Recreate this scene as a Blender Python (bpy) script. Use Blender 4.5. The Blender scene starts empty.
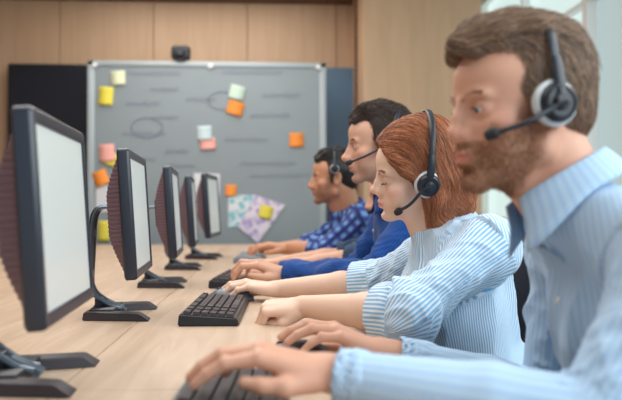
import bpy, bmesh, math, random
import numpy as np
from mathutils import Vector, Matrix, noise as mnoise
PI = math.pi
random.seed(7); rng = np.random.default_rng(7)
S = bpy.context.scene
COL = S.collection

# ------------------------------------------------------------------ camera, world, lights
F = 725.0
CAMZ, DESK = 1.0, 0.74
YAW, PITCH = math.atan(40 / F), math.atan(8 / F)
cd = bpy.data.cameras.new('camera'); cam = bpy.data.objects.new('camera', cd); COL.objects.link(cam)
cam.location = (0, 0, CAMZ); cam.rotation_euler = (PI / 2 + PITCH, 0, -YAW)
cd.sensor_width = 36; cd.lens = F / 622 * 36; cd.clip_start = .02
cd.dof.use_dof = True; cd.dof.focus_distance = 1.66; cd.dof.aperture_fstop = 3.0
S.camera = cam
CR = cam.rotation_euler.to_matrix()

def P(px, py, Y):
    d = CR @ Vector(((px - 311) / F, (200 - py) / F, -1))
    return Vector((0, 0, CAMZ)) + d * (Y / d.y)

S.view_settings.view_transform = 'Standard'; S.view_settings.look = 'None'
S.view_settings.gamma = 1; S.view_settings.use_curve_mapping = False
S.view_settings.exposure = 0.0
w = bpy.data.worlds.new('world'); S.world = w; w.use_nodes = True
w.node_tree.nodes['Background'].inputs[0].default_value = (.80, .90, 1.0, 1)
w.node_tree.nodes['Background'].inputs[1].default_value = .72

def area(name, loc, target, sx, sy, power, col):
    l = bpy.data.lights.new(name, 'AREA'); l.shape = 'RECTANGLE'; l.size = sx; l.size_y = sy
    l.energy = power; l.color = col
    o = bpy.data.objects.new(name, l); COL.objects.link(o); o.location = loc
    o.rotation_euler = (Vector(target) - Vector(loc)).to_track_quat('-Z', 'Y').to_euler()
    return o
area('window_daylight', (1.60, .75, 1.85), (0.3, 1.2, .9), 4.2, 1.4, 76, (.90, .96, 1.0))
area('overhead_fill', (-.6, 3.2, 2.66), (-.6, 3.3, 0), 1.6, 5.0, 86, (1.0, .96, .92))  # unseen fill lamp, added to brighten the board and back wall

# ------------------------------------------------------------------ scene helpers
def hexc(r, g, b):
    f = lambda c: (c / 255 / 12.92) if c / 255 <= .04045 else ((c / 255 + .055) / 1.055) ** 2.4
    return (f(r), f(g), f(b), 1)

def mat(name, col, rough=.5, metal=0, spec=.5, var=0, vscale=20, bump=0, bscale=200, emis=0, sss=0, coat=0, stretch=(1, 1, 1)):
    m = bpy.data.materials.new(name); m.use_nodes = True
    nt = m.node_tree; b = nt.nodes['Principled BSDF']
    b.inputs['Base Color'].default_value = col; b.inputs['Roughness'].default_value = rough
    b.inputs['Metallic'].default_value = metal; b.inputs['Specular IOR Level'].default_value = spec
    if coat: b.inputs['Coat Weight'].default_value = coat
    if sss:
        b.inputs['Subsurface Weight'].default_value = sss
        b.inputs['Subsurface Radius'].default_value = (.012, .005, .003); b.inputs['Subsurface Scale'].default_value = .6
    if emis:
        b.inputs['Emission Color'].default_value = col; b.inputs['Emission Strength'].default_value = emis
    tc = nt.nodes.new('ShaderNodeTexCoord'); mp = nt.nodes.new('ShaderNodeMapping'); mp.inputs['Scale'].default_value = stretch
    nt.links.new(tc.outputs['Object'], mp.inputs[0])
    if var:
        n = nt.nodes.new('ShaderNodeTexNoise'); n.inputs['Scale'].default_value = vscale; n.inputs['Detail'].default_value = 5
        r = nt.nodes.new('ShaderNodeValToRGB')
        r.color_ramp.elements[0].position = .3; r.color_ramp.elements[1].position = .7
        r.color_ramp.elements[0].color = tuple(c * (1 - var) for c in col[:3]) + (1,)
        r.color_ramp.elements[1].color = tuple(min(1, c * (1 + var)) for c in col[:3]) + (1,)
        nt.links.new(mp.outputs[0], n.inputs[0]); nt.links.new(n.outputs[0], r.inputs[0]); nt.links.new(r.outputs[0], b.inputs['Base Color'])
    if bump:
        n = nt.nodes.new('ShaderNodeTexNoise'); n.inputs['Scale'].default_value = bscale
        bp = nt.nodes.new('ShaderNodeBump'); bp.inputs['Strength'].default_value = bump; bp.inputs['Distance'].default_value = .002
        nt.links.new(mp.outputs[0], n.inputs[0]); nt.links.new(n.outputs[0], bp.inputs['Height']); nt.links.new(bp.outputs[0], b.inputs['Normal'])
    return m

def attr_mat(name, rough=.5, sss=0, spec=.4, bump=0, bscale=300):
    m = mat(name, (1, 1, 1, 1), rough, spec=spec, sss=sss, bump=bump, bscale=bscale)
    nt = m.node_tree; a = nt.nodes.new('ShaderNodeAttribute'); a.attribute_name = 'tint'
    nt.links.new(a.outputs['Color'], nt.nodes['Principled BSDF'].inputs['Base Color'])
    return m

def thing(name, label, cat, loc=(0, 0, 0), rz=0, group=None):
    o = bpy.data.objects.new(name, None); COL.objects.link(o); o.empty_display_size = .1
    o.location = loc; o.rotation_euler = (0, 0, rz); o['label'] = label; o['category'] = cat
    if group: o['group'] = group
    return o

def tag(o, label, cat, group=None, kind=None):
    o['label'] = label; o['category'] = cat
    if group: o['group'] = group
    if kind: o['kind'] = kind
    return o

def link(name, me, m, parent=None, world=False, smooth=True):
    """link a mesh; world=True means its vertices are in world space and the parent is only translated"""
    o = bpy.data.objects.new(name, me); COL.objects.link(o)
    if m is not None:
        for mm in (m if isinstance(m, (list, tuple)) else [m]): me.materials.append(mm)
    if smooth and hasattr(me, 'polygons'):
        me.polygons.foreach_set('use_smooth', [True] * len(me.polygons))
    if parent is not None:
        o.parent = parent
        if world:
            q = parent; off = Vector((0, 0, 0))
            while q is not None: off += Vector(q.location); q = q.parent
            o.location = -off
    return o

class MB:
    def __init__(s): s.bm = bmesh.new()
    def box(s, c, d, rot=None, bev=0, seg=2):
        m = Matrix.Translation(c) @ (rot.to_4x4() if rot is not None else Matrix.Identity(4)) @ Matrix.Diagonal((d[0], d[1], d[2], 1))
        r = bmesh.ops.create_cube(s.bm, size=1, matrix=m)
        if bev:
            es = list({e for v in r['verts'] for e in v.link_edges})
            bmesh.ops.bevel(s.bm, geom=es, offset=bev, segments=seg, affect='EDGES', profile=.5)
        return s
    def hexa(s, a, b):
        """frustum between two 4-point loops"""
        va = [s.bm.verts.new(p) for p in a]; vb = [s.bm.verts.new(p) for p in b]; n = len(va)
        s.bm.faces.new(va[::-1]); s.bm.faces.new(vb)
        for i in range(n): s.bm.faces.new((va[i], va[(i + 1) % n], vb[(i + 1) % n], vb[i]))
        return s
    def tube(s, pts, r, n=10, flat=None):
        """tube through points; r number or list; flat=(wide dir, ratio) gives an oval strap"""
        pts = [Vector(p) for p in pts]; N = len(pts)
        rr = r if isinstance(r, (list, tuple)) else [r] * N
        rings = []
        up = Vector((0, 0, 1))
        if flat: up = Vector(flat[0])
        for i, p in enumerate(pts):
            t = (pts[min(i + 1, N - 1)] - pts[max(i - 1, 0)]).normalized()
            a = up - t * up.dot(t)
            if a.length < 1e-4: a = Vector((1, 0, 0)) - t * t.x
            a.normalize(); b = t.cross(a)
            k = flat[1] if flat else 1
            rings.append([s.bm.verts.new(p + a * math.cos(2 * PI * j / n) * rr[i] * k + b * math.sin(2 * PI * j / n) * rr[i]) for j in range(n)])
        for i in range(N - 1):
            for j in range(n): s.bm.faces.new((rings[i][j], rings[i][(j + 1) % n], rings[i + 1][(j + 1) % n], rings[i + 1][j]))
        s.bm.faces.new(rings[0][::-1]); s.bm.faces.new(rings[-1])
        return s
    def lathe(s, prof, M=Matrix.Identity(4), n=32):
        """profile (r, z) revolved about local z, closed at ends when r=0"""
        rings = []
        for r, z in prof:
            if r < 1e-6: rings.append([s.bm.verts.new(M @ Vector((0, 0, z)))])
            else: rings.append([s.bm.verts.new(M @ Vector((r * math.cos(2 * PI * j / n), r * math.sin(2 * PI * j / n), z))) for j in range(n)])
        for a, b in zip(rings, rings[1:]):
            for j in range(n):
                k = (j + 1) % n
                if len(a) == 1 and len(b) > 1: s.bm.faces.new((a[0], b[k], b[j]))
                elif len(b) == 1 and len(a) > 1: s.bm.faces.new((a[j], a[k], b[0]))
                elif len(a) > 1: s.bm.faces.new((a[j], a[k], b[k], b[j]))
        return s
    def build(s, name, m, parent=None, world=False, smooth=True, flip=False):
        bmesh.ops.recalc_face_normals(s.bm, faces=s.bm.faces)
        me = bpy.data.meshes.new(name); s.bm.to_mesh(me); s.bm.free()
        o = link(name, me, m, parent, world, smooth)
        if smooth:
            try: me.set_sharp_from_angle(angle=math.radians(38))
            except Exception: pass
        return o

def catmull(pts, n=8):
    pts = [Vector(p) for p in pts]; q = [pts[0] * 2 - pts[1]] + pts + [pts[-1] * 2 - pts[-2]]; out = []
    for i in range(1, len(q) - 2):
        for k in range(n):
            t = k / n; a, b, c, d = q[i - 1], q[i], q[i + 1], q[i + 2]
            out.append(.5 * ((2 * b) + (c - a) * t + (2 * a - 5 * b + 4 * c - d) * t * t + (3 * b - a - 3 * c + d) * t ** 3))
    return out + [pts[-1]]

def copy_tree(o, parent=None):
    c = o.copy(); COL.objects.link(c); c.parent = parent
    for ch in list(o.children): copy_tree(ch, c)
    return c

# ------------------------------------------------------------------ implicit surfaces (sculpting)
class Vol:
    def __init__(s, lo, hi, h):
        s.lo = np.array(lo, float); s.h = h
        s.n = np.ceil((np.array(hi) - s.lo) / h).astype(int) + 1
        s.a = np.full(s.n, .05, np.float32)
    def block(s, lo, hi):
        i0 = np.clip(np.floor((lo - s.lo) / s.h).astype(int), 0, s.n); i1 = np.clip(np.ceil((hi - s.lo) / s.h).astype(int) + 1, 0, s.n)
        if (i1 <= i0).any(): return None
        ax = [(s.lo[k] + s.h * np.arange(i0[k], i1[k])).astype(np.float32) for k in range(3)]
        return tuple(slice(i0[k], i1[k]) for k in range(3)), ax[0][:, None, None], ax[1][None, :, None], ax[2][None, None, :]
    def apply(s, fn, lo, hi, k, sub=False):
        pad = max(k, .012) + 2 * s.h
        r = s.block(np.array(lo) - pad, np.array(hi) + pad)
        if r is None: return
        sl, x, y, z = r; b = fn(x, y, z); a = s.a[sl]
        if sub: a = -a
        if k > 0:
            t = np.maximum(k - np.abs(a - b), 0) / k; o = np.minimum(a, b) - t * t * k * .25
        else: o = np.minimum(a, b)
        s.a[sl] = -o if sub else o
    def sample(s, p):
        q = (p - s.lo) / s.h; i = np.clip(np.floor(q).astype(int), 0, s.n - 2); f = q - i; a = s.a; o = 0
        for dx in (0, 1):
            for dy in (0, 1):
                for dz in (0, 1):
                    wt = (f[:, 0] if dx else 1 - f[:, 0]) * (f[:, 1] if dy else 1 - f[:, 1]) * (f[:, 2] if dz else 1 - f[:, 2])
                    o = o + wt * a[i[:, 0] + dx, i[:, 1] + dy, i[:, 2] + dz]
        return o
    def grad(s, p):
        e = s.h * 1.2; g = np.stack([s.sample(p + d * e) - s.sample(p - d * e) for d in np.eye(3)], 1)
        return g / (np.linalg.norm(g, axis=1, keepdims=True) + 1e-9)
    def surface(s):
        a = s.a; a[0] = a[-1] = .05; a[:, 0] = a[:, -1] = .05; a[:, :, 0] = a[:, :, -1] = .05
        ins = a < 0
        cnt = np.zeros(np.array(ins.shape) - 1, np.int8)
        for dx in (0, 1):
            for dy in (0, 1):
                for dz in (0, 1):
                    cnt += ins[dx:ins.shape[0] - 1 + dx, dy:ins.shape[1] - 1 + dy, dz:ins.shape[2] - 1 + dz]
        act = (cnt > 0) & (cnt < 8); idx = np.argwhere(act)
        vid = np.full(act.shape, -1, np.int32); vid[act] = np.arange(len(idx))
        C = {c: a[idx[:, 0] + c[0], idx[:, 1] + c[1], idx[:, 2] + c[2]] for c in [(x, y, z) for x in (0, 1) for y in (0, 1) for z in (0, 1)]}
        acc = np.zeros((len(idx), 3)); num = np.zeros(len(idx))
        for c in C:
            for k in range(3):
                if c[k] == 0:
                    d = list(c); d[k] = 1; d = tuple(d); va, vb = C[c], C[d]; m = (va < 0) != (vb < 0)
                    t = np.where(m, va / np.where(m, va - vb, 1), 0); pt = np.zeros((len(idx), 3)) + np.array(c); pt[:, k] = t
                    acc += pt * m[:, None]; num += m
        V = s.lo + s.h * (idx + acc / num[:, None])
        Q = []
        for k in range(3):
            sl0 = [slice(None)] * 3; sl1 = [slice(None)] * 3; sl0[k] = slice(0, -1); sl1[k] = slice(1, None)
            ch = np.argwhere(ins[tuple(sl0)] != ins[tuple(sl1)]); u, v = (k + 1) % 3, (k + 2) % 3
            fl = ins[ch[:, 0], ch[:, 1], ch[:, 2]]
            def cell(du, dv):
                q = ch.copy(); q[:, u] -= du; q[:, v] -= dv; return vid[q[:, 0], q[:, 1], q[:, 2]]
            q = np.stack([cell(1, 1), cell(0, 1), cell(0, 0), cell(1, 0)], 1)
            q[~fl] = q[~fl][:, ::-1]; Q.append(q)
        return V, np.concatenate(Q)

def vnorm(V, Q):
    n = np.cross(V[Q[:, 2]] - V[Q[:, 0]], V[Q[:, 3]] - V[Q[:, 1]]); N = np.zeros_like(V)
    for k in range(4): np.add.at(N, Q[:, k], n)
    return N / (np.linalg.norm(N, axis=1, keepdims=True) + 1e-12)

def relax(V, Q, it=2, lam=.5):
    E = np.concatenate([Q[:, [0, 1]], Q[:, [1, 2]], Q[:, [2, 3]], Q[:, [3, 0]]]); E = np.concatenate([E, E[:, ::-1]])
    deg = np.bincount(E[:, 0], minlength=len(V))[:, None]
    for i in range(it * 2):
        A = np.stack([np.bincount(E[:, 0], V[E[:, 1], k], minlength=len(V)) for k in range(3)], 1) / np.maximum(deg, 1)
        V = V + (A - V) * (lam if i % 2 == 0 else -lam * .9)
    return V

def to_mesh(name, V, Q):
    me = bpy.data.meshes.new(name); me.vertices.add(len(V)); me.vertices.foreach_set('co', V.astype(np.float32).ravel())
    me.loops.add(len(Q) * 4); me.loops.foreach_set('vertex_index', Q.astype(np.int32).ravel())
    me.polygons.add(len(Q)); me.polygons.foreach_set('loop_start', np.arange(0, len(Q) * 4, 4, dtype=np.int32))
    me.update(calc_edges=True); me.validate(); return me

def set_tint(me, col, domain='POINT'):
    at = me.color_attributes.new('tint', 'FLOAT_COLOR', domain)
    c = np.ones((len(col), 4), np.float32); c[:, :3] = col; at.data.foreach_set('color', c.ravel())

class Frame:
    """local frame: R columns are the local axes in world space"""
    def __init__(s, R, t, sc=1.0): s.R = np.array(R, float); s.t = np.array(t, float); s.s = sc
    def w(s, p): return s.R @ (np.array(p, float) * s.s) + s.t
    def loc(s, V): return ((V - s.t) @ s.R) / s.s
    def v(s, p): return Vector(s.w(p))
    def mat4(s):
        M = Matrix.Identity(4)
        for i in range(3):
            for j in range(3): M[i][j] = s.R[i][j]
            M[i][3] = s.t[i]
        return M
WORLD = Frame(np.eye(3), (0, 0, 0))

def ell(vol, c, r, fr=WORLD, k=.01, sub=False, rot=None):
    c = fr.w(c); r = np.array(r, float) * fr.s; R = fr.R
    if rot is not None: R = R @ np.array(Matrix.Rotation(rot[1], 3, rot[0]))
    R = R.astype(np.float32); ext = np.sqrt(((R * r) ** 2).sum(1))
    def fn(x, y, z):
        x = x - np.float32(c[0]); y = y - np.float32(c[1]); z = z - np.float32(c[2])
        l = [x * R[0, i] + y * R[1, i] + z * R[2, i] for i in range(3)]
        k0 = np.sqrt(sum((l[i] / r[i]) ** 2 for i in range(3))); k1 = np.sqrt(sum((l[i] / r[i] ** 2) ** 2 for i in range(3)))
        return (k0 * (k0 - 1) / np.maximum(k1, 1e-6)).astype(np.float32)
    vol.apply(fn, c - ext, c + ext, k, sub)

def cone(vol, a, b, ra, rb, fr=WORLD, k=.01, sub=False, sq=None):
    """round cone; sq=(axis, factor) flattens the section along a world axis"""
    a = fr.w(a); b = fr.w(b); ra *= fr.s; rb *= fr.s; d = b - a; L2 = float(d @ d); R = max(ra, rb)
    def fn(x, y, z):
        x = x - np.float32(a[0]); y = y - np.float32(a[1]); z = z - np.float32(a[2])
        t = np.clip((x * d[0] + y * d[1] + z * d[2]) / L2, 0, 1).astype(np.float32)
        q = [x - t * np.float32(d[0]), y - t * np.float32(d[1]), z - t * np.float32(d[2])]
        if sq is not None: q[sq[0]] = q[sq[0]] / sq[1]
        return np.sqrt(q[0] ** 2 + q[1] ** 2 + q[2] ** 2) - (ra + t * np.float32(rb - ra))
    m = R * (sq[1] if sq is not None and sq[1] > 1 else 1)
    vol.apply(fn, np.minimum(a, b) - m, np.maximum(a, b) + m, k, sub)

def chain(vol, pts, rs, fr=WORLD, k=.008, sub=False, sq=None):
    for i in range(len(pts) - 1): cone(vol, pts[i], pts[i + 1], rs[i], rs[i + 1], fr, k, sub, sq)

# ------------------------------------------------------------------ materials
M = {}
def wood(name, c0, c1, axis, sc=3.0, rough=.45, planks=0):
    m = mat(name, c0, rough); nt = m.node_tree; b = nt.nodes['Principled BSDF']; mp = [n for n in nt.nodes if n.type == 'MAPPING'][0]
    s = [sc * 6, sc * 6, sc * 6]; s[axis] = sc * .55; mp.inputs['Scale'].default_value = s
    n = nt.nodes.new('ShaderNodeTexNoise'); n.inputs['Scale'].default_value = 1.6; n.inputs['Detail'].default_value = 7; n.inputs['Distortion'].default_value = 1.2
    r = nt.nodes.new('ShaderNodeValToRGB'); r.color_ramp.elements[0].position = .32; r.color_ramp.elements[1].position = .68
    r.color_ramp.elements[0].color = c0; r.color_ramp.elements[1].color = c1
    nt.links.new(mp.outputs[0], n.inputs[0]); nt.links.new(n.outputs[0], r.inputs[0]); nt.links.new(r.outputs[0], b.inputs['Base Color'])
    return m
M['desk'] = wood('desk_wood', hexc(186, 158, 133), hexc(207, 181, 156), 1, 2.4, .42)
M['panel'] = wood('panel_wood', hexc(196, 162, 130), hexc(206, 172, 140), 2, 1.4, .55)
M['darkwood'] = wood('soffit_wood', hexc(92, 62, 44), hexc(112, 78, 56), 0, 1.5, .6)
M['black'] = mat('black_plastic', hexc(36, 38, 44), .38, var=.1)
M['bezel'] = mat('bezel_plastic', hexc(30, 38, 52), .3, spec=.6, var=.05)
M['vent'] = mat('vent_plastic', hexc(112, 90, 100), .5, var=.08)
M['foot'] = mat('foot_plastic', hexc(50, 44, 50), .42, var=.08)
M['armmetal'] = mat('arm_metal', hexc(104, 122, 138), .3, metal=.5, var=.05)
M['screen'] = mat('screen_glow', hexc(190, 196, 194), .25, emis=.34)
M['key'] = mat('key_plastic', hexc(66, 56, 58), .5, var=.05)
M['kbbody'] = mat('keyboard_body', hexc(30, 32, 38), .35)
M['greykey'] = mat('grey_key', hexc(150, 158, 165), .5); M['greybody'] = mat('grey_body', hexc(120, 128, 138), .4)
M['mouse'] = mat('mouse_plastic', hexc(84, 96, 112), .32, coat=.2)
M['wall'] = mat('painted_wall', hexc(205, 214, 212), .8, var=.02, vscale=3)
M['sill'] = mat('white_paint', hexc(248, 250, 249), .5)
M['greenglass'] = mat('frosted_panel', hexc(212, 226, 224), .35, var=.03, vscale=2)
M['ceil'] = mat('ceiling_paint', hexc(225, 226, 222), .9)
M['floor'] = mat('carpet', hexc(120, 122, 126), .95, var=.15, vscale=60)
M['blue'] = mat('blue_door', hexc(92, 122, 150), .5, var=.06, vscale=4)
M['dark'] = mat('dark_display', hexc(26, 32, 44), .3)
M['brownwall'] = wood('brown_panel', hexc(130, 100, 80), hexc(148, 116, 94), 2, 1.2, .6)

# ------------------------------------------------------------------ room
def struct(name, mb, m, smooth=False):
    o = mb.build(name, m, smooth=smooth); o['kind'] = 'structure'; return o
XR, XL, YB, YF, ZC = 1.74, -2.45, 6.1, -1.9, 2.78
struct('floor', MB().box(((XL + XR) / 2, (YB + YF) / 2, -.05), (XR - XL + .6, YB - YF + .3, .1)), M['floor'])
struct('ceiling', MB().box(((XL + XR) / 2, (YB + YF) / 2, ZC + .05), (XR - XL + .6, YB - YF + .3, .1)), M['ceil'])
wb = MB()
# back wall in veneer panels with fine joints, joints cut as gaps over a backing board
xs = [-2.45, -1.75, -.98, -.2, .55, 1.2, XR + .1]
wb.box(((XL + XR) / 2, YB + .08, ZC / 2), (XR - XL + .4, .1, ZC))
for a, b in zip(xs, xs[1:]): wb.box(((a + b) / 2, YB + .02, ZC / 2), (b - a - .006, .04, ZC), bev=.002, seg=1)
struct('wall_back', wb, M['panel'])
struct('wall_left', MB().box((XL - .05, (YB + YF) / 2, ZC / 2), (.1, YB - YF, ZC)), M['brownwall'])
# side window wall on the right
HEAD, SILL = 2.74, .9
PYS = [(6.1, 4.02), (4.02, 3.52), (3.52, 1.6), (1.6, -1.9)]
rw = MB()
rw.box((XR + .06, (YB + YF) / 2, SILL / 2 - .02), (.12, YB - YF, SILL - .04))
rw.box((XR + .06, (YB + YF) / 2, (HEAD + ZC) / 2), (.12, YB - YF, ZC - HEAD))
rw.box((XR + .06, 1.45, (HEAD + SILL) / 2), (.12, .1, HEAD - SILL))
struct('wall_right', rw, M['greenglass'])
struct('trim_1', MB().box((XR - .02, (YB + YF) / 2, SILL - .02), (.26, YB - YF, .045), bev=.006), M['sill'])
M['skyglow'] = mat('bright_daylight_glass', (.02, .02, .02, 1), .2)
M['skyglow'].node_tree.nodes['Principled BSDF'].inputs['Emission Color'].default_value = (.66, .83, .80, 1); M['skyglow'].node_tree.nodes['Principled BSDF'].inputs['Emission Strength'].default_value = 1.0
wn = 0
M['strip_glow'] = mat('added_strip_glow', (.05, .06, .06, 1), .45)  # self-glow added to brighten the dim wall strip between the windows
M['strip_glow'].node_tree.nodes['Principled BSDF'].inputs['Emission Color'].default_value = (.40, .50, .50, 1); M['strip_glow'].node_tree.nodes['Principled BSDF'].inputs['Emission Strength'].default_value = 1.0
for y0, y1 in ((4.02, 6.05), (1.5, 3.52), (-1.9, 1.4), (3.56, 3.98)):  # last span: glowing pane put in where the wall strip stayed too dark
    wn += 1
    fr = MB(); n = max(1, round((y1 - y0) / 1.0))
    for z in (SILL + .02, 2.17, HEAD - .02): fr.box((XR + .06, (y0 + y1) / 2, z), (.06, y1 - y0, .024), bev=.004)
    for i in range(n + 1): fr.box((XR + .06, y0 + (y1 - y0) * i / n, (HEAD + SILL) / 2), (.06, .03, HEAD - SILL), bev=.004)
    wo = struct('window_%d' % wn, fr, M['sill'])
    g = MB().box((XR + .10, (y0 + y1) / 2, (HEAD + SILL) / 2), (.006, y1 - y0, HEAD - SILL)).build('window_pane', M['strip_glow'] if wn == 4 else M['skyglow'], wo, smooth=False)
# projecting veneered pier between the board and the windows
pxl = P(364, 200, 5.3).x
struct('wall_pier', MB().box(((pxl + P(482, 200, 5.3).x) / 2, 5.3 + .4, ZC / 2), (P(482, 200, 5.3).x - pxl, .8, ZC), bev=.004), M['panel'])
struct('trim_2', MB().box(((XL + XR) / 2, YB - .06, ZC - .03), (XR - XL, .1, .06)), M['darkwood'])
struct('trim_3', MB().box((P(359, 200, 5.7).x, 5.72, ZC / 2), (.06, .05, ZC)), M['darkwood'])
struct('baseboard_back', MB().box(((XL + XR) / 2, YB - .015, .05), (XR - XL, .02, .1)), M['darkwood'])
# blue door leaf right of the board
a, b = P(322, 68, 6.0), P(356, 68, 6.0)
d1 = MB().box(((a.x + b.x) / 2 - .25, 6.02, b.z / 2), (b.x - a.x + .5, .05, b.z), bev=.004)
do = struct('door_1', d1, M['blue'])
MB().tube([(a.x - .5, 5.97, 1.0), (a.x - .5, 5.93, 1.0), (a.x - .38, 5.93, 1.0)], .01).build('door_handle', M['armmetal'], do)
# dark wall display on the left
a, b = P(7, 63, 5.95), P(100, 260, 5.95)
t = thing('wall_display', 'large dark switched-off display panel on the wall left of the whiteboard', 'screen', ((a.x + b.x) / 2, 5.99, b.z))
W_, H_ = b.x - a.x, a.z - b.z
MB().box((0, 0, H_ / 2), (W_, .05, H_), bev=.006).build('casing', M['black'], t)
MB().box((0, -.027, H_ / 2), (W_ - .04, .006, H_ - .04)).build('display_panel', M['dark'], t, smooth=False)

# ------------------------------------------------------------------ whiteboard with its notes
BY = 5.6
a, b = P(88, 61, BY), P(326, 63, BY); bw = b.x - a.x; bx = (a.x + b.x) / 2; bt = (a.z + b.z) / 2; bb = .5
t = thing('whiteboard', 'wide grey glass writing board with silver frame on feet behind the desk', 'whiteboard', (bx, BY, 0))
M['glassboard'] = mat('board_surface', hexc(143, 154, 160), .35, var=.05, vscale=1.3)
M['bframe'] = mat('board_frame', hexc(176, 188, 193), .4, metal=.1)
M['ink'] = mat('marker_ink', hexc(112, 112, 148), .6)
M['white'] = mat('white_clip', hexc(235, 240, 240), .4)
MB().box((0, 0, (bt + bb) / 2), (bw - .05, .012, bt - bb - .05)).build('board_surface', M['glassboard'], t, smooth=False)
f = MB()
for z in (bt - .02, bb + .02): f.box((0, 0, z), (bw, .035, .04), bev=.006)
for x in (-bw / 2 + .025, bw / 2 - .025): f.box((x, 0, (bt + bb) / 2), (.05, .035, bt - bb), bev=.006)
f.build('board_frame', M['bframe'], t)
for x in (-bw / 2 + .025, bw / 2 - .025):
    MB().box((x, .03, bt / 2 - .1), (.04, .03, bt - .3), bev=.004).box((x, .02, .03), (.05, .5, .04), bev=.008).build('stand_leg', M['bframe'], t)
for x in (-bw / 2 + .055, 0.02, bw / 2 - .06):
    MB().lathe([(0, .012), (.018, .01), (.02, 0), (.02, -.004), (0, -.004)], Matrix.Translation((x, -.02, bt - .035)) @ Matrix.Rotation(PI / 2, 4, 'X'), 20).build('corner_clip', M['white'], t)
ink = MB()
def scribble(px, py, wpx, n=14, amp=3.6, slope=0):
    pts = []
    for i in range(n * 3 + 1):
        u = i / (n * 3); q = P(px + u * wpx, py + slope * u * wpx + amp * math.sin(i * 2.1) * random.uniform(.4, 1), BY)
        pts.append((q.x - bx, -.009, q.z))
    ink.tube(pts, .0017, 5)
for (x, y, wd, n) in ((128, 74, 52, 12), (222, 73, 60, 13), (126, 104, 34, 8), (186, 100, 30, 8), (152, 118, 26, 7), (250, 116, 40, 9), (122, 134, 44, 10), (165, 152, 24, 6), (224, 140, 44, 10),
                      (240, 164, 56, 12), (170, 166, 26, 6), (250, 176, 60, 12), (132, 160, 24, 6), (262, 96, 38, 8), (150, 90, 28, 7)): scribble(x, y, wd, n)
ov = [(P(222 + 14 * math.cos(q), 101 + 9 * math.sin(q), BY)) for q in [k * .45 for k in range(15)]]
ink.tube([(q.x - bx, -.009, q.z) for q in ov], .0025, 5)
ov = [(P(147 + 16 * math.cos(q), 128 + 10 * math.sin(q), BY)) for q in [k * .45 for k in range(15)]]
ink.tube([(q.x - bx, -.009, q.z) for q in ov], .0025, 5)
ink.build('marker_writing', M['ink'], t)

notecols = {'cream': hexc(226, 232, 196), 'yellow': hexc(236, 222, 84), 'mint': hexc(206, 228, 212), 'orange': hexc(250, 152, 62), 'pale blue': hexc(206, 226, 232), 'pink': hexc(246, 178, 168)}
for k, v in notecols.items(): M['n' + k] = mat('note_' + k.replace(' ', '_'), v, .7)
def thicken(bm, t):
    bmesh.ops.recalc_face_normals(bm, faces=bm.faces)
    r_ = bmesh.ops.extrude_face_region(bm, geom=bm.faces[:])
    for v_ in [g_ for g_ in r_['geom'] if isinstance(g_, bmesh.types.BMVert)]: v_.co.y -= t
    bmesh.ops.recalc_face_normals(bm, faces=bm.faces)
def note(px, py, wpx, hpx, ang, col, label, lift=0):
    q = P(px, py, BY - .012 - lift); sc = BY / F; wd, ht = wpx * sc, hpx * sc
    bm = bmesh.new(); n = 6; R = Matrix.Rotation(ang, 3, 'Y')
    vs = []
    for i in range(n + 1):
        v = i / n; curl = -.008 * (1 - v) ** 2
        vs.append([bm.verts.new(R @ Vector(((j / 2 - .5) * wd, curl, (v - .5) * ht))) for j in range(3)])
    for i in range(n):
        for j in range(2): bm.faces.new((vs[i][j], vs[i][j + 1], vs[i + 1][j + 1], vs[i + 1][j]))
    thicken(bm, .0012)
    me = bpy.data.meshes.new('sticky_note'); bm.to_mesh(me); bm.free()
    o = link('sticky_note', me, M['n' + col]); o.location = q; tag(o, label, 'sticky note', 'sticky notes on the board')
note(118, 78, 14, 14, -.08, 'cream', 'cream sticky note at the upper left of the board, above the yellow one')
note(106, 96, 14, 18, .05, 'yellow', 'bright yellow sticky note just below the cream note at upper left', .002)
note(237, 92.5, 15, 14, .25, 'mint', 'pale mint sticky note tilted above an orange note at the board centre')
note(235.5, 108, 16, 14, .3, 'orange', 'tilted orange sticky note touching the pale mint note above it', .002)
note(204.5, 133, 14, 14, -.05, 'pale blue', 'pale blue sticky note just above the pink one in mid board')
note(208, 143.5, 15, 12, -.06, 'pink', 'pink sticky note overlapping the pale blue note in mid board', .002)
note(296.5, 140, 14, 14, -.02, 'orange', 'orange sticky note alone at the right side of the board')
note(107, 153, 15, 17, -.08, 'pink', 'pink sticky note at the left edge of the board above an orange one', .003)
note(111, 159, 12, 13, .3, 'yellow', 'yellow sticky note half hidden behind the pink note, left edge of the board', .0)
note(101, 178, 14, 15, -.4, 'orange', 'orange sticky note low at the left edge of the board, by white sheet', .006)
note(231, 190.5, 11, 11, .05, 'orange', 'small orange sticky note above the teal and violet pattern sheet')
note(104, 231, 11, 20, 0, 'yellow', 'yellow sticky note at the bottom left of the board behind the monitor stand')

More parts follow.
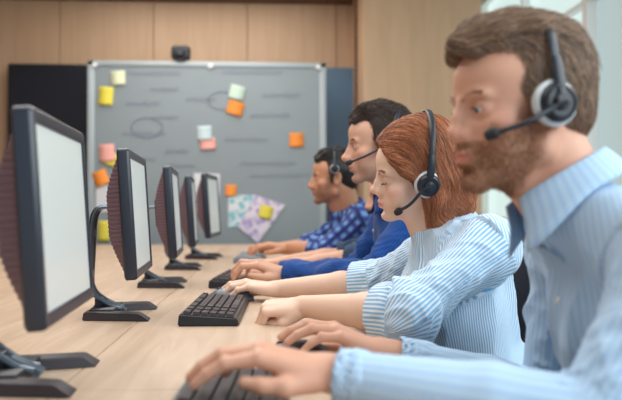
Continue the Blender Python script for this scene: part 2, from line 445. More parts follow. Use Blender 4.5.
def sheet(name, pts, m, label, Y, kids=()):
    c = P(sum(p[0] for p in pts) / len(pts), sum(p[1] for p in pts) / len(pts), Y)
    root = thing(name, label, 'paper', c)
    bm = bmesh.new(); vs = [bm.verts.new(P(x, y, Y) - c) for x, y in pts]; bm.faces.new(vs); thicken(bm, .001)
    me = bpy.data.meshes.new('paper'); bm.to_mesh(me); bm.free(); link('paper', me, m, root, smooth=False)
    return root, c
def chequer(name, c1, c2):
    m = mat(name, c1, .7); nt = m.node_tree; b = nt.nodes['Principled BSDF']; mp = [n for n in nt.nodes if n.type == 'MAPPING'][0]
    mp.inputs['Rotation'].default_value = (0, .5, 0)
    v = nt.nodes.new('ShaderNodeTexVoronoi'); v.distance = 'CHEBYCHEV'; v.inputs['Scale'].default_value = 22; v.inputs['Randomness'].default_value = .6
    r = nt.nodes.new('ShaderNodeValToRGB'); r.color_ramp.interpolation = 'LINEAR'
    r.color_ramp.elements[0].position = .32; r.color_ramp.elements[0].color = c1; r.color_ramp.elements[1].position = .5; r.color_ramp.elements[1].color = c2
    nt.links.new(mp.outputs[0], v.inputs['Vector']); nt.links.new(v.outputs['Distance'], r.inputs[0]); nt.links.new(r.outputs[0], b.inputs['Base Color']); return m
M['teal'] = chequer('teal_pattern', hexc(140, 200, 214), hexc(230, 236, 242)); M['violet'] = chequer('violet_pattern', hexc(184, 166, 214), hexc(236, 228, 242))
M['paper'] = mat('paper_white', hexc(222, 226, 232), .7)
sheet('pattern_sheet', [(228, 228), (228.5, 195), (257, 195), (254, 224)], M['teal'], 'teal patterned paper sheet low on the board beside the violet one', BY - .012)
sheet('pattern_sheet', [(238, 227), (256, 195), (285, 205), (258, 243)], M['violet'], 'violet patterned paper sheet tilted low on the board with yellow note', BY - .016)
note(266, 212, 13, 13, .3, 'yellow', 'yellow sticky note stuck on the violet patterned sheet', .008)
rt, c = sheet('printed_page', [(193, 213), (194, 173), (220, 174), (219, 213)], M['paper'], 'white printed page with an orange disc, taped behind the far monitors', BY - .012)
M['disc'] = mat('orange_print', hexc(248, 176, 92), .7); M['bluep'] = mat('blue_print', hexc(120, 170, 205), .7)
q = P(211, 183, BY - .014) - c; MB().lathe([(0, .001), (.042, .001), (.042, 0), (0, 0)], Matrix.Translation(q) @ Matrix.Rotation(PI / 2, 4, 'X')).build('printed_disc', M['disc'], rt)
q = P(209, 191, BY - .014) - c; MB().box(q, (.09, .001, .012)).build('printed_bar', M['bluep'], rt)
sheet('printed_page', [(96, 212), (96, 185), (112, 185), (112, 212)], M['paper'], 'white page low at the left edge of the board under an orange note', BY - .012)
# webcam on the top edge of the board
q = P(181, 50, BY); t = thing('webcam', 'small black camera clipped on the top edge of the board', 'camera', (q.x, BY, bt)); t.scale = (1.2,) * 3
MB().box((0, 0, .055), (.12, .07, .09), bev=.018, seg=3).build('camera_body', M['black'], t)
MB().lathe([(0, .02), (.022, .02), (.03, .012), (.032, 0), (0, 0)], Matrix.Translation((-.0, -.034, .055)) @ Matrix.Rotation(PI / 2, 4, 'X')).build('lens', M['dark'], t)
MB().box((0, 0, .005), (.06, .05, .02), bev=.004).build('clip', M['black'], t)

# ------------------------------------------------------------------ long bench desk
t = thing('bench_desk', 'long pale oak bench desk running past all the seated people', 'desk', (-.5, 2.4, 0))
ys = [-.6, -.17, 1.05, 2.27, 3.5, 4.72, 5.22]; xj = -.305
for x0, x1 in ((-1.42, xj), (xj, .235)):
    for y0, y1 in zip(ys, ys[1:]):
        MB().box(((x0 + x1) / 2 + .5, (y0 + y1) / 2 - 2.4, DESK - .0125), (x1 - x0 - .0016, y1 - y0 - .0016, .025), bev=.0015, seg=1).build('top_panel', M['desk'], t, smooth=False)
for x in (-1.36, -.35, .18):
    for y in (-.5, 1.05, 2.27, 3.5, 5.12): MB().box((x + .5, y - 2.4, (DESK - .025) / 2), (.05, .05, DESK - .025), bev=.004).build('leg', M['bframe'], t)
for y in (-.5, 1.05, 2.27, 3.5, 5.12): MB().box((-.56 + .5, y - 2.4, DESK - .045), (1.6, .04, .04), bev=.004).build('cross_rail', M['bframe'], t)

# ------------------------------------------------------------------ monitors
def monitor():
    root = thing('monitor', '', 'monitor')
    H, W = .294, .357
    T = Matrix.Translation((0, 0, .247)) @ Matrix.Rotation(-.065, 4, 'Y')     # leans back
    def tr(mb): mb.bm.transform(T); return mb
    b = MB(); bz = .018
    bm = b.bm
    def ring(x, w, h, r=.006, n=4):
        out = []
        for cx, cy, a0 in ((w / 2 - r, h / 2 - r, 0), (-w / 2 + r, h / 2 - r, PI / 2), (-w / 2 + r, -h / 2 + r, PI), (w / 2 - r, -h / 2 + r, PI * 1.5)):
            for i in range(n + 1):
                a = a0 + PI / 2 * i / n; out.append(bm.verts.new((x, cx + r * math.cos(a), cy + r * math.sin(a))))
        return out
    prof = [(-.004, W - 2 * bz, H - 2 * bz - .006, .002), (-.001, W - 2 * bz, H - 2 * bz - .006, .002), (0, W - 2 * bz + .004, H - 2 * bz - .002, .002), (0, W - .008, H - .008, .006), (-.003, W - .002, H - .002, .008),
            (-.006, W, H, .009), (-.024, W, H, .009), (-.028, W - .008, H - .008, .008)]
    rs = [ring(*p) for p in prof]
    for p, q in zip(rs, rs[1:]):
        for i in range(len(p)): bm.faces.new((p[i], p[(i + 1) % len(p)], q[(i + 1) % len(p)], q[i]))
    bm.faces.new(rs[-1])
    tr(b).build('bezel', M['bezel'], root)
    tr(MB().box((-.0055, 0, 0), (.004, W - 2 * bz + .002, H - 2 * bz - .004))).build('screen', M['screen'], root, smooth=False)
    tr(MB().box((.0012, W / 2 - .03, -H / 2 + .009), (.002, .008, .004), bev=.0008, seg=1)).build('power_button', M['armmetal'], root)
    h = MB(); bm = h.bm; n = 28; z0, z1 = -.138, .138
    def sect(z, ins):
        u = abs(z) / .138; d = .060 - .029 * max(0, (u - .3) / .7) ** 1.3 - ins; wy = .168 - ins; wb_ = .150 - .02 * max(0, (u - .45) / .55) - ins
        return [bm.verts.new(p) for p in ((-.026, -wy, z), (-.026 - (d - .026) * .35, -wy + .008, z), (-d, -wb_, z), (-d, wb_, z), (-.026 - (d - .026) * .35, wy - .008, z), (-.026, wy, z))]
    loops = []
    dz = (z1 - z0) / n
    for i in range(n):
        z = z0 + i * dz
        loops += [sect(z + dz * .12, 0), sect(z + dz * .58, 0), sect(z + dz * .66, .0012), sect(z + dz * 1.04, .0012)]
    for p, q in zip(loops, loops[1:]):
        for i in range(6): bm.faces.new((p[i], p[(i + 1) % 6], q[(i + 1) % 6], q[i]))
    bm.faces.new(loops[0]); bm.faces.new(loops[-1][::-1])
    tr(h).build('back_housing', M['vent'], root)
    tr(MB().box((-.062, 0, 0), (.02, .09, .09), bev=.004)).build('mount_plate', M['black'], root)
    path = catmull([(-.07, 0, .262), (-.094, 0, .262), (-.108, 0, .250), (-.115, 0, .218), (-.118, 0, .15), (-.121, 0, .085), (-.117, 0, .066), (-.105, 0, .048), (-.07, 0, .024), (-.045, 0, .016)], 5)
    am = MB()
    for s in (-1, 1): am.tube([p + Vector((0, s * .017, 0)) for p in path], .0055, 8, flat=((0, 1, 0), 1.7))
    am.box((-.117, 0, .20), (.010, .03, .02)).box((-.121, 0, .10), (.010, .03, .02)).box((-.06, 0, .021), (.05, .03, .01), Matrix.Rotation(.5, 3, 'Y'))
    am.build('stand_arm', M['armmetal'], root)
    MB().tube([p + Vector((-.006, 0, 0)) for p in path[3:-6]], .004, 8, flat=((0, 1, 0), 6)).build('arm_backing', M['black'], root)
    MB().box((-.085, 0, .012), (.06, .14, .022), bev=.004).box((-.10, 0, .028), (.02, .03, .03), bev=.003).build('base_bridge', M['black'], root)
    for s in (-1, 1):
        f = MB(); y0, y1 = s * .068, s * .098
        A = [(-.125, y0 - .026, 0), (-.125, y0 + .026, 0), (.03, y1 + .026, 0), (.03, y1 - .026, 0)]
        B = [(-.122, y0 - .024, .019), (-.122, y0 + .024, .019), (.006, y1 + .022, .017), (.006, y1 - .022, .017)]
        f.hexa(A, B); bmesh.ops.bevel(f.bm, geom=f.bm.edges[:], offset=.002, segments=2, affect='EDGES')
        f.build('foot', M['foot'], root)
    return root
mon = monitor()
MG = 'monitors in a row along the desk'
for i, (yc, dx, dy_, sc, lab) in enumerate(((1.129, .006, 0, 1, 'closest and largest desktop monitor, at the left edge, beside nearest keyboard'),
                                      (1.799, 0, 0, 1, 'sharp black desktop monitor facing the red-haired woman, second from camera'),
                                      (2.484, 0, 0, 1, 'black desktop monitor facing the man in navy blue, third from camera'),
                                      (3.164, -.012, 0, 1, 'blurred dark desktop monitor, fourth in the row, in front of the farthest'),
                                      (3.80, .022, -.13, 1.1, 'farthest dark desktop monitor in the row, nearest the whiteboard'))):
    o = mon if i == 0 else copy_tree(mon)
    o.location = (-.316 + dx, yc, DESK); o.scale = (sc,) * 3; o.rotation_euler.z = .066 + dy_
    o['label'] = lab; o['group'] = MG; o['category'] = 'monitor'

# ------------------------------------------------------------------ keyboards and mice
def keyboard(label, loc, rz, bodym, keym, L=.42, Wd=.135, copy=None, group='keyboards on the desk'):
    # local: x = depth (towards the typist), y = length
    root = thing('keyboard', label, 'keyboard', loc, rz, group)
    b = MB()
    A = [(-Wd / 2, -L / 2, 0), (-Wd / 2, L / 2, 0), (Wd / 2, L / 2, 0), (Wd / 2, -L / 2, 0)]
    zt = (.027, .018)
    B = [(-Wd / 2 + .003, -L / 2 + .002, zt[0]), (-Wd / 2 + .003, L / 2 - .002, zt[0]), (Wd / 2 - .004, L / 2 - .002, zt[1]), (Wd / 2 - .004, -L / 2 + .002, zt[1])]
    b.hexa(A, B); bmesh.ops.bevel(b.bm, geom=b.bm.edges[:], offset=.003, segments=3, affect='EDGES')
    b.build('keyboard_case', bodym, root)
    k = MB(); rows = 6; x0 = -Wd / 2 + .012; px_ = (Wd - .024) / rows; n = 21; py_ = (L - .02) / n
    for r in range(rows):
        x = x0 + (r + .5) * px_ + (-.002 if r == 0 else 0); zz = zt[0] + (zt[1] - zt[0]) * ((x + Wd / 2) / Wd)
        j = 0
        while j < n:
            wk = 1
            if r == 5 and 6 <= j < 12: wk = 12 - j
            elif r in (2, 3, 4) and j in (0, 13): wk = 2
            if j in (15, 18) or (r == 0 and j in (1, 6, 11)): j += 1; continue
            y = L / 2 - .01 - (j + wk / 2) * py_
            bx0, bx1, by = px_ * .46, px_ * .36, py_ * wk / 2
            k.hexa([(x - bx0, y - by + .0008, zz - .002), (x - bx0, y + by - .0008, zz - .002), (x + bx0, y + by - .0008, zz - .003), (x + bx0, y - by + .0008, zz - .003)],
                   [(x - bx1, y - by + .0025, zz + .0075), (x - bx1, y + by - .0025, zz + .0075), (x + bx1, y + by - .0025, zz + .006), (x + bx1, y - by + .0025, zz + .006)])
            j += wk
    ko = k.build('keys', keym, root, smooth=False); ko['kind'] = 'stuff'
    return root
# the near short end is at -y
keyboard('black keyboard at the bottom edge under the bearded man’s hand', (-.052, .885, DESK), -.05, M['kbbody'], M['key'], L=.40, Wd=.145)
keyboard('sharp black keyboard in front of the red-haired woman, beside her mouse', (-.132, 1.790, DESK), -.03, M['kbbody'], M['key'], L=.375)
keyboard('black keyboard under the curled hand of the man in navy blue', (-.118, 2.53, DESK), -.10, M['kbbody'], M['key'], L=.36)
keyboard('light grey keyboard under the hands of the man in plaid', (-.10, 3.62, DESK), -.05, M['greybody'], M['greykey'])

def mouse(label, loc, rz, m, sc=1):
    root = thing('computer_mouse', label, 'mouse', loc, rz, 'computer mice on the desk')
    # long axis local x, front (buttons) at -x
    v = Vol((-.07, -.045, -.02), (.07, .045, .05), .002)
    ell(v, (.004, 0, .004), (.056, .031, .032), k=0); ell(v, (-.02, 0, .004), (.036, .029, .026), k=.01)
    cone(v, (0, 0, -.13), (0, 0, -.131), .13, .13, k=0, sub=True)
    V, Q = v.surface(); V = relax(V, Q, 2); V[:, 2] = np.maximum(V[:, 2], .0)
    link('mouse_body', to_mesh('mouse_body', V, Q), m, root)
    MB().lathe([(0, .003), (.008, .003), (.010, 0), (.008, -.003), (0, -.003)], Matrix.Translation((-.028, 0, .026)) @ Matrix.Rotation(PI / 2, 4, 'X'), 20).build('scroll_wheel', M['black'], root)
    root.scale = (sc,) * 3
    return root
mouse('dark mouse under the right hand of the bearded man', (.045, 1.235, DESK), 0.1, M['black'])
mouse('blue-grey mouse under the woman’s hand beyond her keyboard', (-.112, 2.04, DESK), 0.05, M['mouse'], 1.08)
mouse('light grey mouse held beyond the navy sleeve, under the hidden worker’s hand', (-.012, 2.86, DESK), 0.05, M['greybody'])
# ------------------------------------------------------------------ people
M['skin'] = attr_mat('skin', .46, sss=.12, spec=.35, bump=.12, bscale=500)
M['eyewhite'] = mat('eye_white', hexc(226, 222, 218), .2, spec=.6); M['iris'] = mat('iris', hexc(70, 84, 92), .2)
M['lash'] = mat('lash_hair', hexc(58, 38, 30), .6)
M['denim'] = mat('dark_trousers', hexc(38, 44, 62), .85, var=.15, vscale=120)
M['shoe'] = mat('shoe_leather', hexc(40, 32, 28), .5); M['button'] = mat('shirt_button', hexc(225, 222, 214), .4)
M['hs_black'] = mat('headset_black', hexc(30, 36, 46), .35, spec=.5); M['hs_pad'] = mat('headset_pad', hexc(34, 36, 42), .7)
M['hs_ring'] = mat('headset_ring', hexc(205, 212, 216), .35, metal=.2)

def fbm(p, sc, seed=0.0):
    return mnoise.noise(Vector((p[0] * sc[0] + seed, p[1] * sc[1] + seed * 1.7, p[2] * sc[2] - seed)))

def head_frame(ear, yaw, pitch, sc=1.0, roll=0.0, ex=-.006, ez=-.008):
    f = np.array([-math.cos(yaw) * math.cos(pitch), math.sin(yaw) * math.cos(pitch), -math.sin(pitch)])
    l = np.cross((0, 0, 1), f); l /= np.linalg.norm(l); u = np.cross(f, l)
    if roll: l, u = l * math.cos(roll) + u * math.sin(roll), u * math.cos(roll) - l * math.sin(roll)
    R = np.stack([f, l, u], 1); fr = Frame(R, (0, 0, 0), sc)
    fr.t = np.array(ear, float) - fr.w((ex, .078, ez)); return fr

def sculpt_head(v, fr, g):
    """g: proportions. local x forward, y to the person's left, z up"""
    n = g.get
    fem = n('fem', 0)
    ell(v, (-.014, 0, .036), (.094, .074, .080), fr, 0)
    ell(v, (.042, 0, .038), (.054, .060, .050), fr, .02)                       # forehead
    ell(v, (.030, 0, -.024), (.062, .060 - .004 * fem, .076), fr, .02)         # mid face
    jw = .050 - .005 * fem; jz = -.062 + .006 * fem; cz = n('chin_z', -.100)
    for s in (-1, 1):
        cone(v, (-.008, s * jw, -.035), (.004, s * jw, jz), .020, .017, fr, .015)
        cone(v, (.004, s * jw, jz), (.072, s * .010, cz + .003), .017 - .003 * fem, .015, fr, .014)
        ell(v, (.054, s * .042, -.028), (.026, .020, .018), fr, .016)           # cheekbone
        ell(v, (.052, s * .036, -.055), (.026, .022, .028), fr, .014)
        ell(v, (.079, s * .027, .014 + .002 * fem), (.012, .022, .007 - .002 * fem), fr, .014)   # brow
    ell(v, (.030, 0, -.075), (.052, .042, .034), fr, .016)
    ell(v, (.076, 0, -.066), (.024, .028, .028), fr, .012)                      # muzzle
    ell(v, (n('chin_x', .080), 0, cz), (.017, .018 - .003 * fem, .014), fr, .012)   # chin
    for s in (-1, 1):
        ell(v, (.096, s * .032, -.003), (.021, .018, .0135), fr, .014, sub=True)   # socket
        ell(v, (.0745, s * .031, -.004), (.0137, .0160, .0137), fr, .006)         # lids
    nt = n('nose', (.116, -.037)); nb = .0085 - .001 * fem
    chain(v, [(.090, 0, .010), (.0985, 0, -.012), (nt[0] - .004, 0, nt[1] + .004), (nt[0] - nb, 0, nt[1])], [.0085 - .001 * fem, .0080 - .001 * fem, nb - .0005, nb], fr, .007)
    for s in (-1, 1):
        cone(v, (.083, s * .006, -.004), (nt[0] - .020, s * .009, nt[1] + .002), .007, .0095, fr, .008)
        ell(v, (nt[0] - .019, s * .0115, nt[1] - .002), (.0105, .0065, .0080), fr, .005)
        ell(v, (nt[0] - .017, s * .0065, nt[1] - .0095), (.006, .0032, .0035), fr, .002, sub=True)
    cone(v, (nt[0] - .013, 0, nt[1] - .004), (.094, 0, nt[1] - .014), .0055, .0060, fr, .005)
    lx = n('lip', .098); lz = n('lip_z', -.0660)
    ell(v, (lx - .003, 0, lz + .0045), (.0085, .021, .0058), fr, .0045)
    ell(v, (lx - .005, 0, lz - .0055), (.0085, .018, .0068), fr, .0045)
    ell(v, (lx + .0045, 0, lz), (.009, .023, .0011), fr, .002, sub=True)
    ell(v, (lx - .005, 0, lz - .019), (.010, .016, .006), fr, .008, sub=True)
    o = n('eye', .0042)                                                        # lid opening
    if o:
        for s in (-1, 1): ell(v, (.0885, s * .0315, -.0045), (.010, .0130, o), fr, .0015, sub=True)
    for s in (-1, 1):                                                          # ears
        y = s * .077
        ell(v, (-.008, y, -.006), (.019, .0065, .031), fr, .004, rot=('Y', -.22))
        ell(v, (-.004, y + s * .006, -.003), (.011, .006, .018), fr, .003, sub=True, rot=('Y', -.22))
        ell(v, (-.002, y - s * .001, -.030), (.009, .006, .011), fr, .004)

def sculpt_hand(v, wrist, fwd, up, side, pose, sc=1.0):
    """side=+1: thumb towards local +y.  pose: list of four (mcp, pip, dip) in radians, and 'thumb' points"""
    f = Vector(fwd).normalized(); u = Vector(up); u = (u - f * u.dot(f)).normalized(); l = u.cross(f)
    R = np.array([[f[i], l[i] * side, u[i]] for i in range(3)]); fr = Frame(R, wrist, sc)
    ys = (.027, .009, -.009, -.026); xs = (.088, .092, .087, .078); zs = (.000, .004, .003, -.002)
    ln = ((.043, .026, .021), (.047, .029, .022), (.044, .027, .021), (.034, .020, .019))
    base = (.0105, .0108, .0105, .0095)
    hv = v
    for i in range(4):
        cone(hv, (-.004, ys[i] * .62, 0), (xs[i], ys[i], zs[i]), .0155, base[i] + .0006, fr, .010)
    ell(hv, (.030, .020, -.010), (.034, .018, .014), fr, .010)     # thenar
    ell(hv, (.032, -.020, -.008), (.036, .013, .013), fr, .010)
    for i in range(4):
        a = 0; p = np.array((xs[i], ys[i], zs[i])); sp = pose.get('spread', .05) * (1.5 - i)
        pts = [p]; rs = [base[i]]
        for j in range(3):
            a += pose['fing'][i][j]
            p = p + ln[i][j] * np.array((math.cos(a) * math.cos(sp), math.sin(sp) * math.cos(a), -math.sin(a))); pts.append(p); rs.append(base[i] - (.0012, .0022, .0034)[j])
        chain(hv, pts, rs, fr, .0022)
        for j in (0, 1): ell(hv, pts[j] + np.array((0, 0, .0015)), (rs[j] * 1.0,) * 3, fr, .003)
    th = pose.get('thumb', ((.014, .024, -.010), (.046, .043, -.020), (.074, .046, -.026), (.096, .042, -.030)))
    chain(hv, th, [.0145, .0125, .0105, .0085], fr, .006)
    return fr
FLAT = {'fing': [(.30, .35, .2), (.28, .38, .2), (.28, .40, .2), (.28, .42, .25)], 'spread': .06}
TYPE = {'fing': [(.35, .75, .4), (.30, .80, .45), (.32, .85, .45), (.35, .85, .45)], 'spread': .07}
RELAX = {'fing': [(.42, .38, .2), (.40, .42, .22), (.42, .46, .25), (.46, .5, .3)], 'spread': .07}
CURL = {'fing': [(.50, 1.05, .6), (.45, 1.05, .6), (.45, 1.1, .6), (.50, 1.1, .6)], 'spread': .03}
MOUSE = {'fing': [(.34, .42, .25), (.32, .44, .25), (.34, .46, .25), (.4, .5, .3)], 'spread': .06, 'thumb': ((.014, .024, -.010), (.042, .045, -.024), (.068, .050, -.034), (.088, .046, -.040))}
FIST = {'fing': [(1.15, 1.5, .8), (1.15, 1.55, .8), (1.2, 1.55, .8), (1.2, 1.5, .8)], 'spread': .0, 'thumb': ((.014, .026, -.010), (.048, .036, -.026), (.074, .026, -.034), (.090, .010, -.034))}

def grow(vol, P0, dirfn, L, npts, lift, jit=.2, seed=0):
    """advect strands over an implicit surface; P0 (n,3) world; L (n,) lengths; lift (n,) height of the tip above it"""
    r = np.random.default_rng(seed); n = len(P0); p = P0.copy(); out = [p.copy()]
    J = r.normal(0, jit, (n, 3)); off0 = r.uniform(-.0015, .0015, n)
    for i in range(1, npts):
        g = vol.grad(p); d = dirfn(p) + J
        d = d - g * (d * g).sum(1, keepdims=True); d /= np.linalg.norm(d, axis=1, keepdims=True) + 1e-9
        p = p + d * (L / (npts - 1))[:, None]
        t = i / (npts - 1); tgt = off0 + lift * t
        e = np.clip(vol.sample(p) - tgt, -.01, .01); p = p - vol.grad(p) * e[:, None] * .7
        out.append(p.copy())
    return np.stack(out, 1)

def hair_obj(name, S_, rad, m, parent, cols):
    n, k, _ = S_.shape
    hc = bpy.data.hair_curves.new(name); hc.add_curves([k] * n)
    q = parent; off = np.zeros(3)
    while q is not None: off += np.array(q.location); q = q.parent
    hc.attributes['position'].data.foreach_set('vector', (S_ - off).astype(np.float32).ravel())
    ra = hc.attributes.get('radius') or hc.attributes.new('radius', 'FLOAT', 'POINT')
    t = np.linspace(0, 1, k); rr = rad * (1 - .75 * t ** 2)
    ra.data.foreach_set('value', np.tile(rr, n).astype(np.float32))
    at = hc.attributes.new('tint', 'FLOAT_COLOR', 'POINT'); c = np.ones((n, k, 4), np.float32); c[:, :, :3] = cols[:, None, :]
    at.data.foreach_set('color', c.ravel())
    hc.materials.append(m)
    o = bpy.data.objects.new(name, hc); COL.objects.link(o); o.parent = parent
    return o
M['hair'] = attr_mat('hair_strands', .42, spec=.5)
M['stubble'] = attr_mat('beard_strands', .6, spec=.25)

def colmix(n, base, alt, seed=1, amt=.25):
    r = np.random.default_rng(seed); t = r.uniform(0, 1, (n, 1)) ** 1.3; b = np.array(base[:3]); a = np.array(alt[:3])
    return (b * (1 - t) + a * t) * (1 + r.normal(0, amt, (n, 1))).clip(.4, 1.8)

def smooth(a, b, x): t = np.clip((x - a) / (b - a), 0, 1); return t * t * (3 - 2 * t)

def headset(fr, label, loc_parent_group, mic, big=.031, band_z=.132, bandx=-.004, ring=True, band_y=.083, wide=.0065, tilt=.1, cupx=-.006, cupz=-.008):
    c = fr.w((cupx, .088, cupz)); root = thing('headset', label, 'headset', c, 0, loc_parent_group)
    def T(p): return fr.w(p) - c
    def TV(p): return Vector(T(p))
    ax = Matrix.Identity(4); R = fr.R
    def cupM(y, s):
        # local z of the lathe = outward
        z = R[:, 1] * s; x = R[:, 0]; yv = np.cross(z, x); m = Matrix.Identity(4); p = T((cupx, y, cupz))
        for i in range(3): m[i][0], m[i][1], m[i][2], m[i][3] = x[i], yv[i], z[i], p[i]
        return m
    def BV(y, z): return TV((cupx - math.sin(tilt) * (z - cupz), y, cupz + math.cos(tilt) * (z - cupz)))
    for s in (1, -1):
        Mx = cupM(s * .078, s); b = big
        MB().lathe([(0, .002), (b * .55, .002), (b * .8, -.001), (b * .97, .003), (b, .009), (b * .95, .014), (b * .86, .016), (0, .016)], Mx).build('ear_cushion', M['hs_ring'] if ring else M['hs_pad'], root)
        MB().lathe([(b * .84, .012), (b * .84, .018), (b * .74, .025), (b * .62, .027), (b * .60, .0245), (b * .34, .0245), (b * .32, .030), (b * .14, .032), (0, .032)], Mx).build('speaker_housing', M['hs_black'], root)
        sh_ = max(0, cupz); yk = MB().tube([BV(s * .104, sh_), BV(s * (band_y + .012), .030 + sh_ * .5), BV(s * (band_y + .004), .055 + sh_ * .3)], [.004, .0045, .004], 10, flat=(tuple(R[:, 0]), 2.0))
        yk.build('yoke', M['hs_black'], root)
    pts = []
    for k in range(29):
        a = -PI * .06 + PI * 1.12 * k / 28; cz = max(.018, cupz + .012)
        pts.append(BV((band_y + .006) * math.cos(a), cz + (band_z - cz) * (abs(math.sin(a)) ** .85 * (1 if math.sin(a) > 0 else -1))))
    MB().tube(pts, .0018, 12, flat=(tuple(R[:, 0]), wide / .0018)).build('headband', M['hs_black'], root)
    if mic is None: return root
    m1 = np.array(mic, float); m0 = np.array((cupx + .016, .106, cupz - .008)); mid = (m0 + m1) / 2 + np.array((.004, .014, -.004))
    path = catmull([TV((cupx - .002, .112, cupz - .002)), TV(m0), TV(mid), TV(m1)], 6)
    MB().tube(path, .0036, 10).lathe([(0, -.003), (.009, -.002), (.011, .002), (.009, .006), (0, .007)], cupM(.104, 1), 20).build('microphone_boom', M['hs_black'], root)
    d = (path[-1] - path[-2]).normalized()
    MB().tube([path[-1] - d * .004, path[-1] - d * .001, path[-1] + d * .006, path[-1] + d * .014, path[-1] + d * .017], [.003, .0072, .0084, .0072, .002], 14).build('microphone', M['hs_pad'], root)
    return root

def collar(parent, nb, axis, front, m, r0=.062, rise=.030, fall=.036, gap=.35, ysc=.92, spread=.016, name='collar', tip=.030, drop=.02):
    """folded shirt collar round a neck axis; nb = centre at the collar's base"""
    u = Vector(axis).normalized(); f = Vector(front); f = (f - u * f.dot(u)).normalized(); l = u.cross(f); nb = Vector(nb)
    bm = bmesh.new(); rows = []; n = 48
    for i in range(n + 1):
        a = -PI + gap + (2 * PI - 2 * gap) * i / n; a += PI                          # a measured from the front
        fw = math.cos(a); d = abs((i / n) * 2 - 1); e = smooth(.55, 1.0, np.array(d)).item()
        cx = f * (math.cos(a) * r0) + l * (math.sin(a) * r0 * ysc)
        out = cx.normalized(); dz = -drop * (.5 + .5 * fw)
        prof = [(-.006, -.012), (-.002, rise * .6), (.001, rise), (.005, rise + .002), (.009, rise - .004), (.009 + spread * .45, rise - (fall + tip * e) * .5), (.009 + spread + .010 * e, rise - fall - tip * e)]
        rows.append([bm.verts.new(nb + cx + out * (q[0]) + u * (q[1] + dz) + f * (.012 * e if k >= 4 else 0)) for k, q in enumerate(prof)])
    for a, b in zip(rows, rows[1:]):
        for j in range(len(a) - 1): bm.faces.new((a[j], b[j], b[j + 1], a[j + 1]))
    bmesh.ops.subdivide_edges(bm, edges=bm.edges[:], cuts=1, use_grid_fill=True)
    bmesh.ops.smooth_vert(bm, verts=bm.verts[:], factor=.3)
    bmesh.ops.recalc_face_normals(bm, faces=bm.faces)
    bmesh.ops.solidify(bm, geom=bm.faces[:], thickness=.0026)
    bmesh.ops.recalc_face_normals(bm, faces=bm.faces)
    uvl = bm.loops.layers.uv.new('cloth')
    for fc in bm.faces:
        for lp in fc.loops:
            q = lp.vert.co - nb; lp[uvl].uv = (math.atan2(q.dot(l), q.dot(f) + 1e-5) * r0 * 1.1 if q.dot(f) > -.9 * r0 else 0, q.dot(u))
    me = bpy.data.meshes.new(name); bm.to_mesh(me); bm.free()
    return link(name, me, m, parent, world=True)

def torso(v, g, inf, k=.03):
    """sitting trunk; inf = cloth inflation"""
    nb, ch, wa, hp = [np.array(g[q], float) for q in ('neck', 'chest', 'waist', 'hip')]
    sl, sr = np.array(g['shL'], float), np.array(g['shR'], float); wd = g.get('wd', 1.0)
    ell(v, ch, (.108 * g.get('dp', 1) + inf, .150 * wd + inf, .150 + inf), k=k)
    ell(v, wa, (.105 * g.get('dp', 1) + inf, .138 * wd + inf, .150 + inf), k=k)
    ell(v, (ch + wa) / 2, (.106 * g.get('dp', 1) + inf, .138 * wd + inf, .150 + inf), k=k)
    ell(v, hp, (.120 + inf, .165 * wd + inf, .120 + inf), k=k)
    up = (ch * .45 + nb * .55)
    cone(v, sl, up + np.array((.01, 0, -.01)), .050 + inf, .052 + inf, k=k); cone(v, sr, up + np.array((.01, 0, -.01)), .050 + inf, .052 + inf, k=k)
    nr = g.get('neck_r', .056)
    ell(v, nb + np.array((.006, 0, -.022)), (nr + .014 + inf, nr + .026 + inf, .045 + inf), k=k)
    for q in (sl, sr): cone(v, nb + np.array((.012, 0, -.012)), q * .75 + nb * .25 + np.array((0, 0, .0)), .040 + inf, .046 + inf, k=k)
    if g.get('fem'):
        for s in (-1, 1): ell(v, ch + np.array((-.075, s * .062, -.045)), (.052 + inf, .055 + inf, .055 + inf), k=.025)

def arm_pts(g, sd): return [np.array(g[q + sd], float) for q in ('sh', 'el', 'wr')]

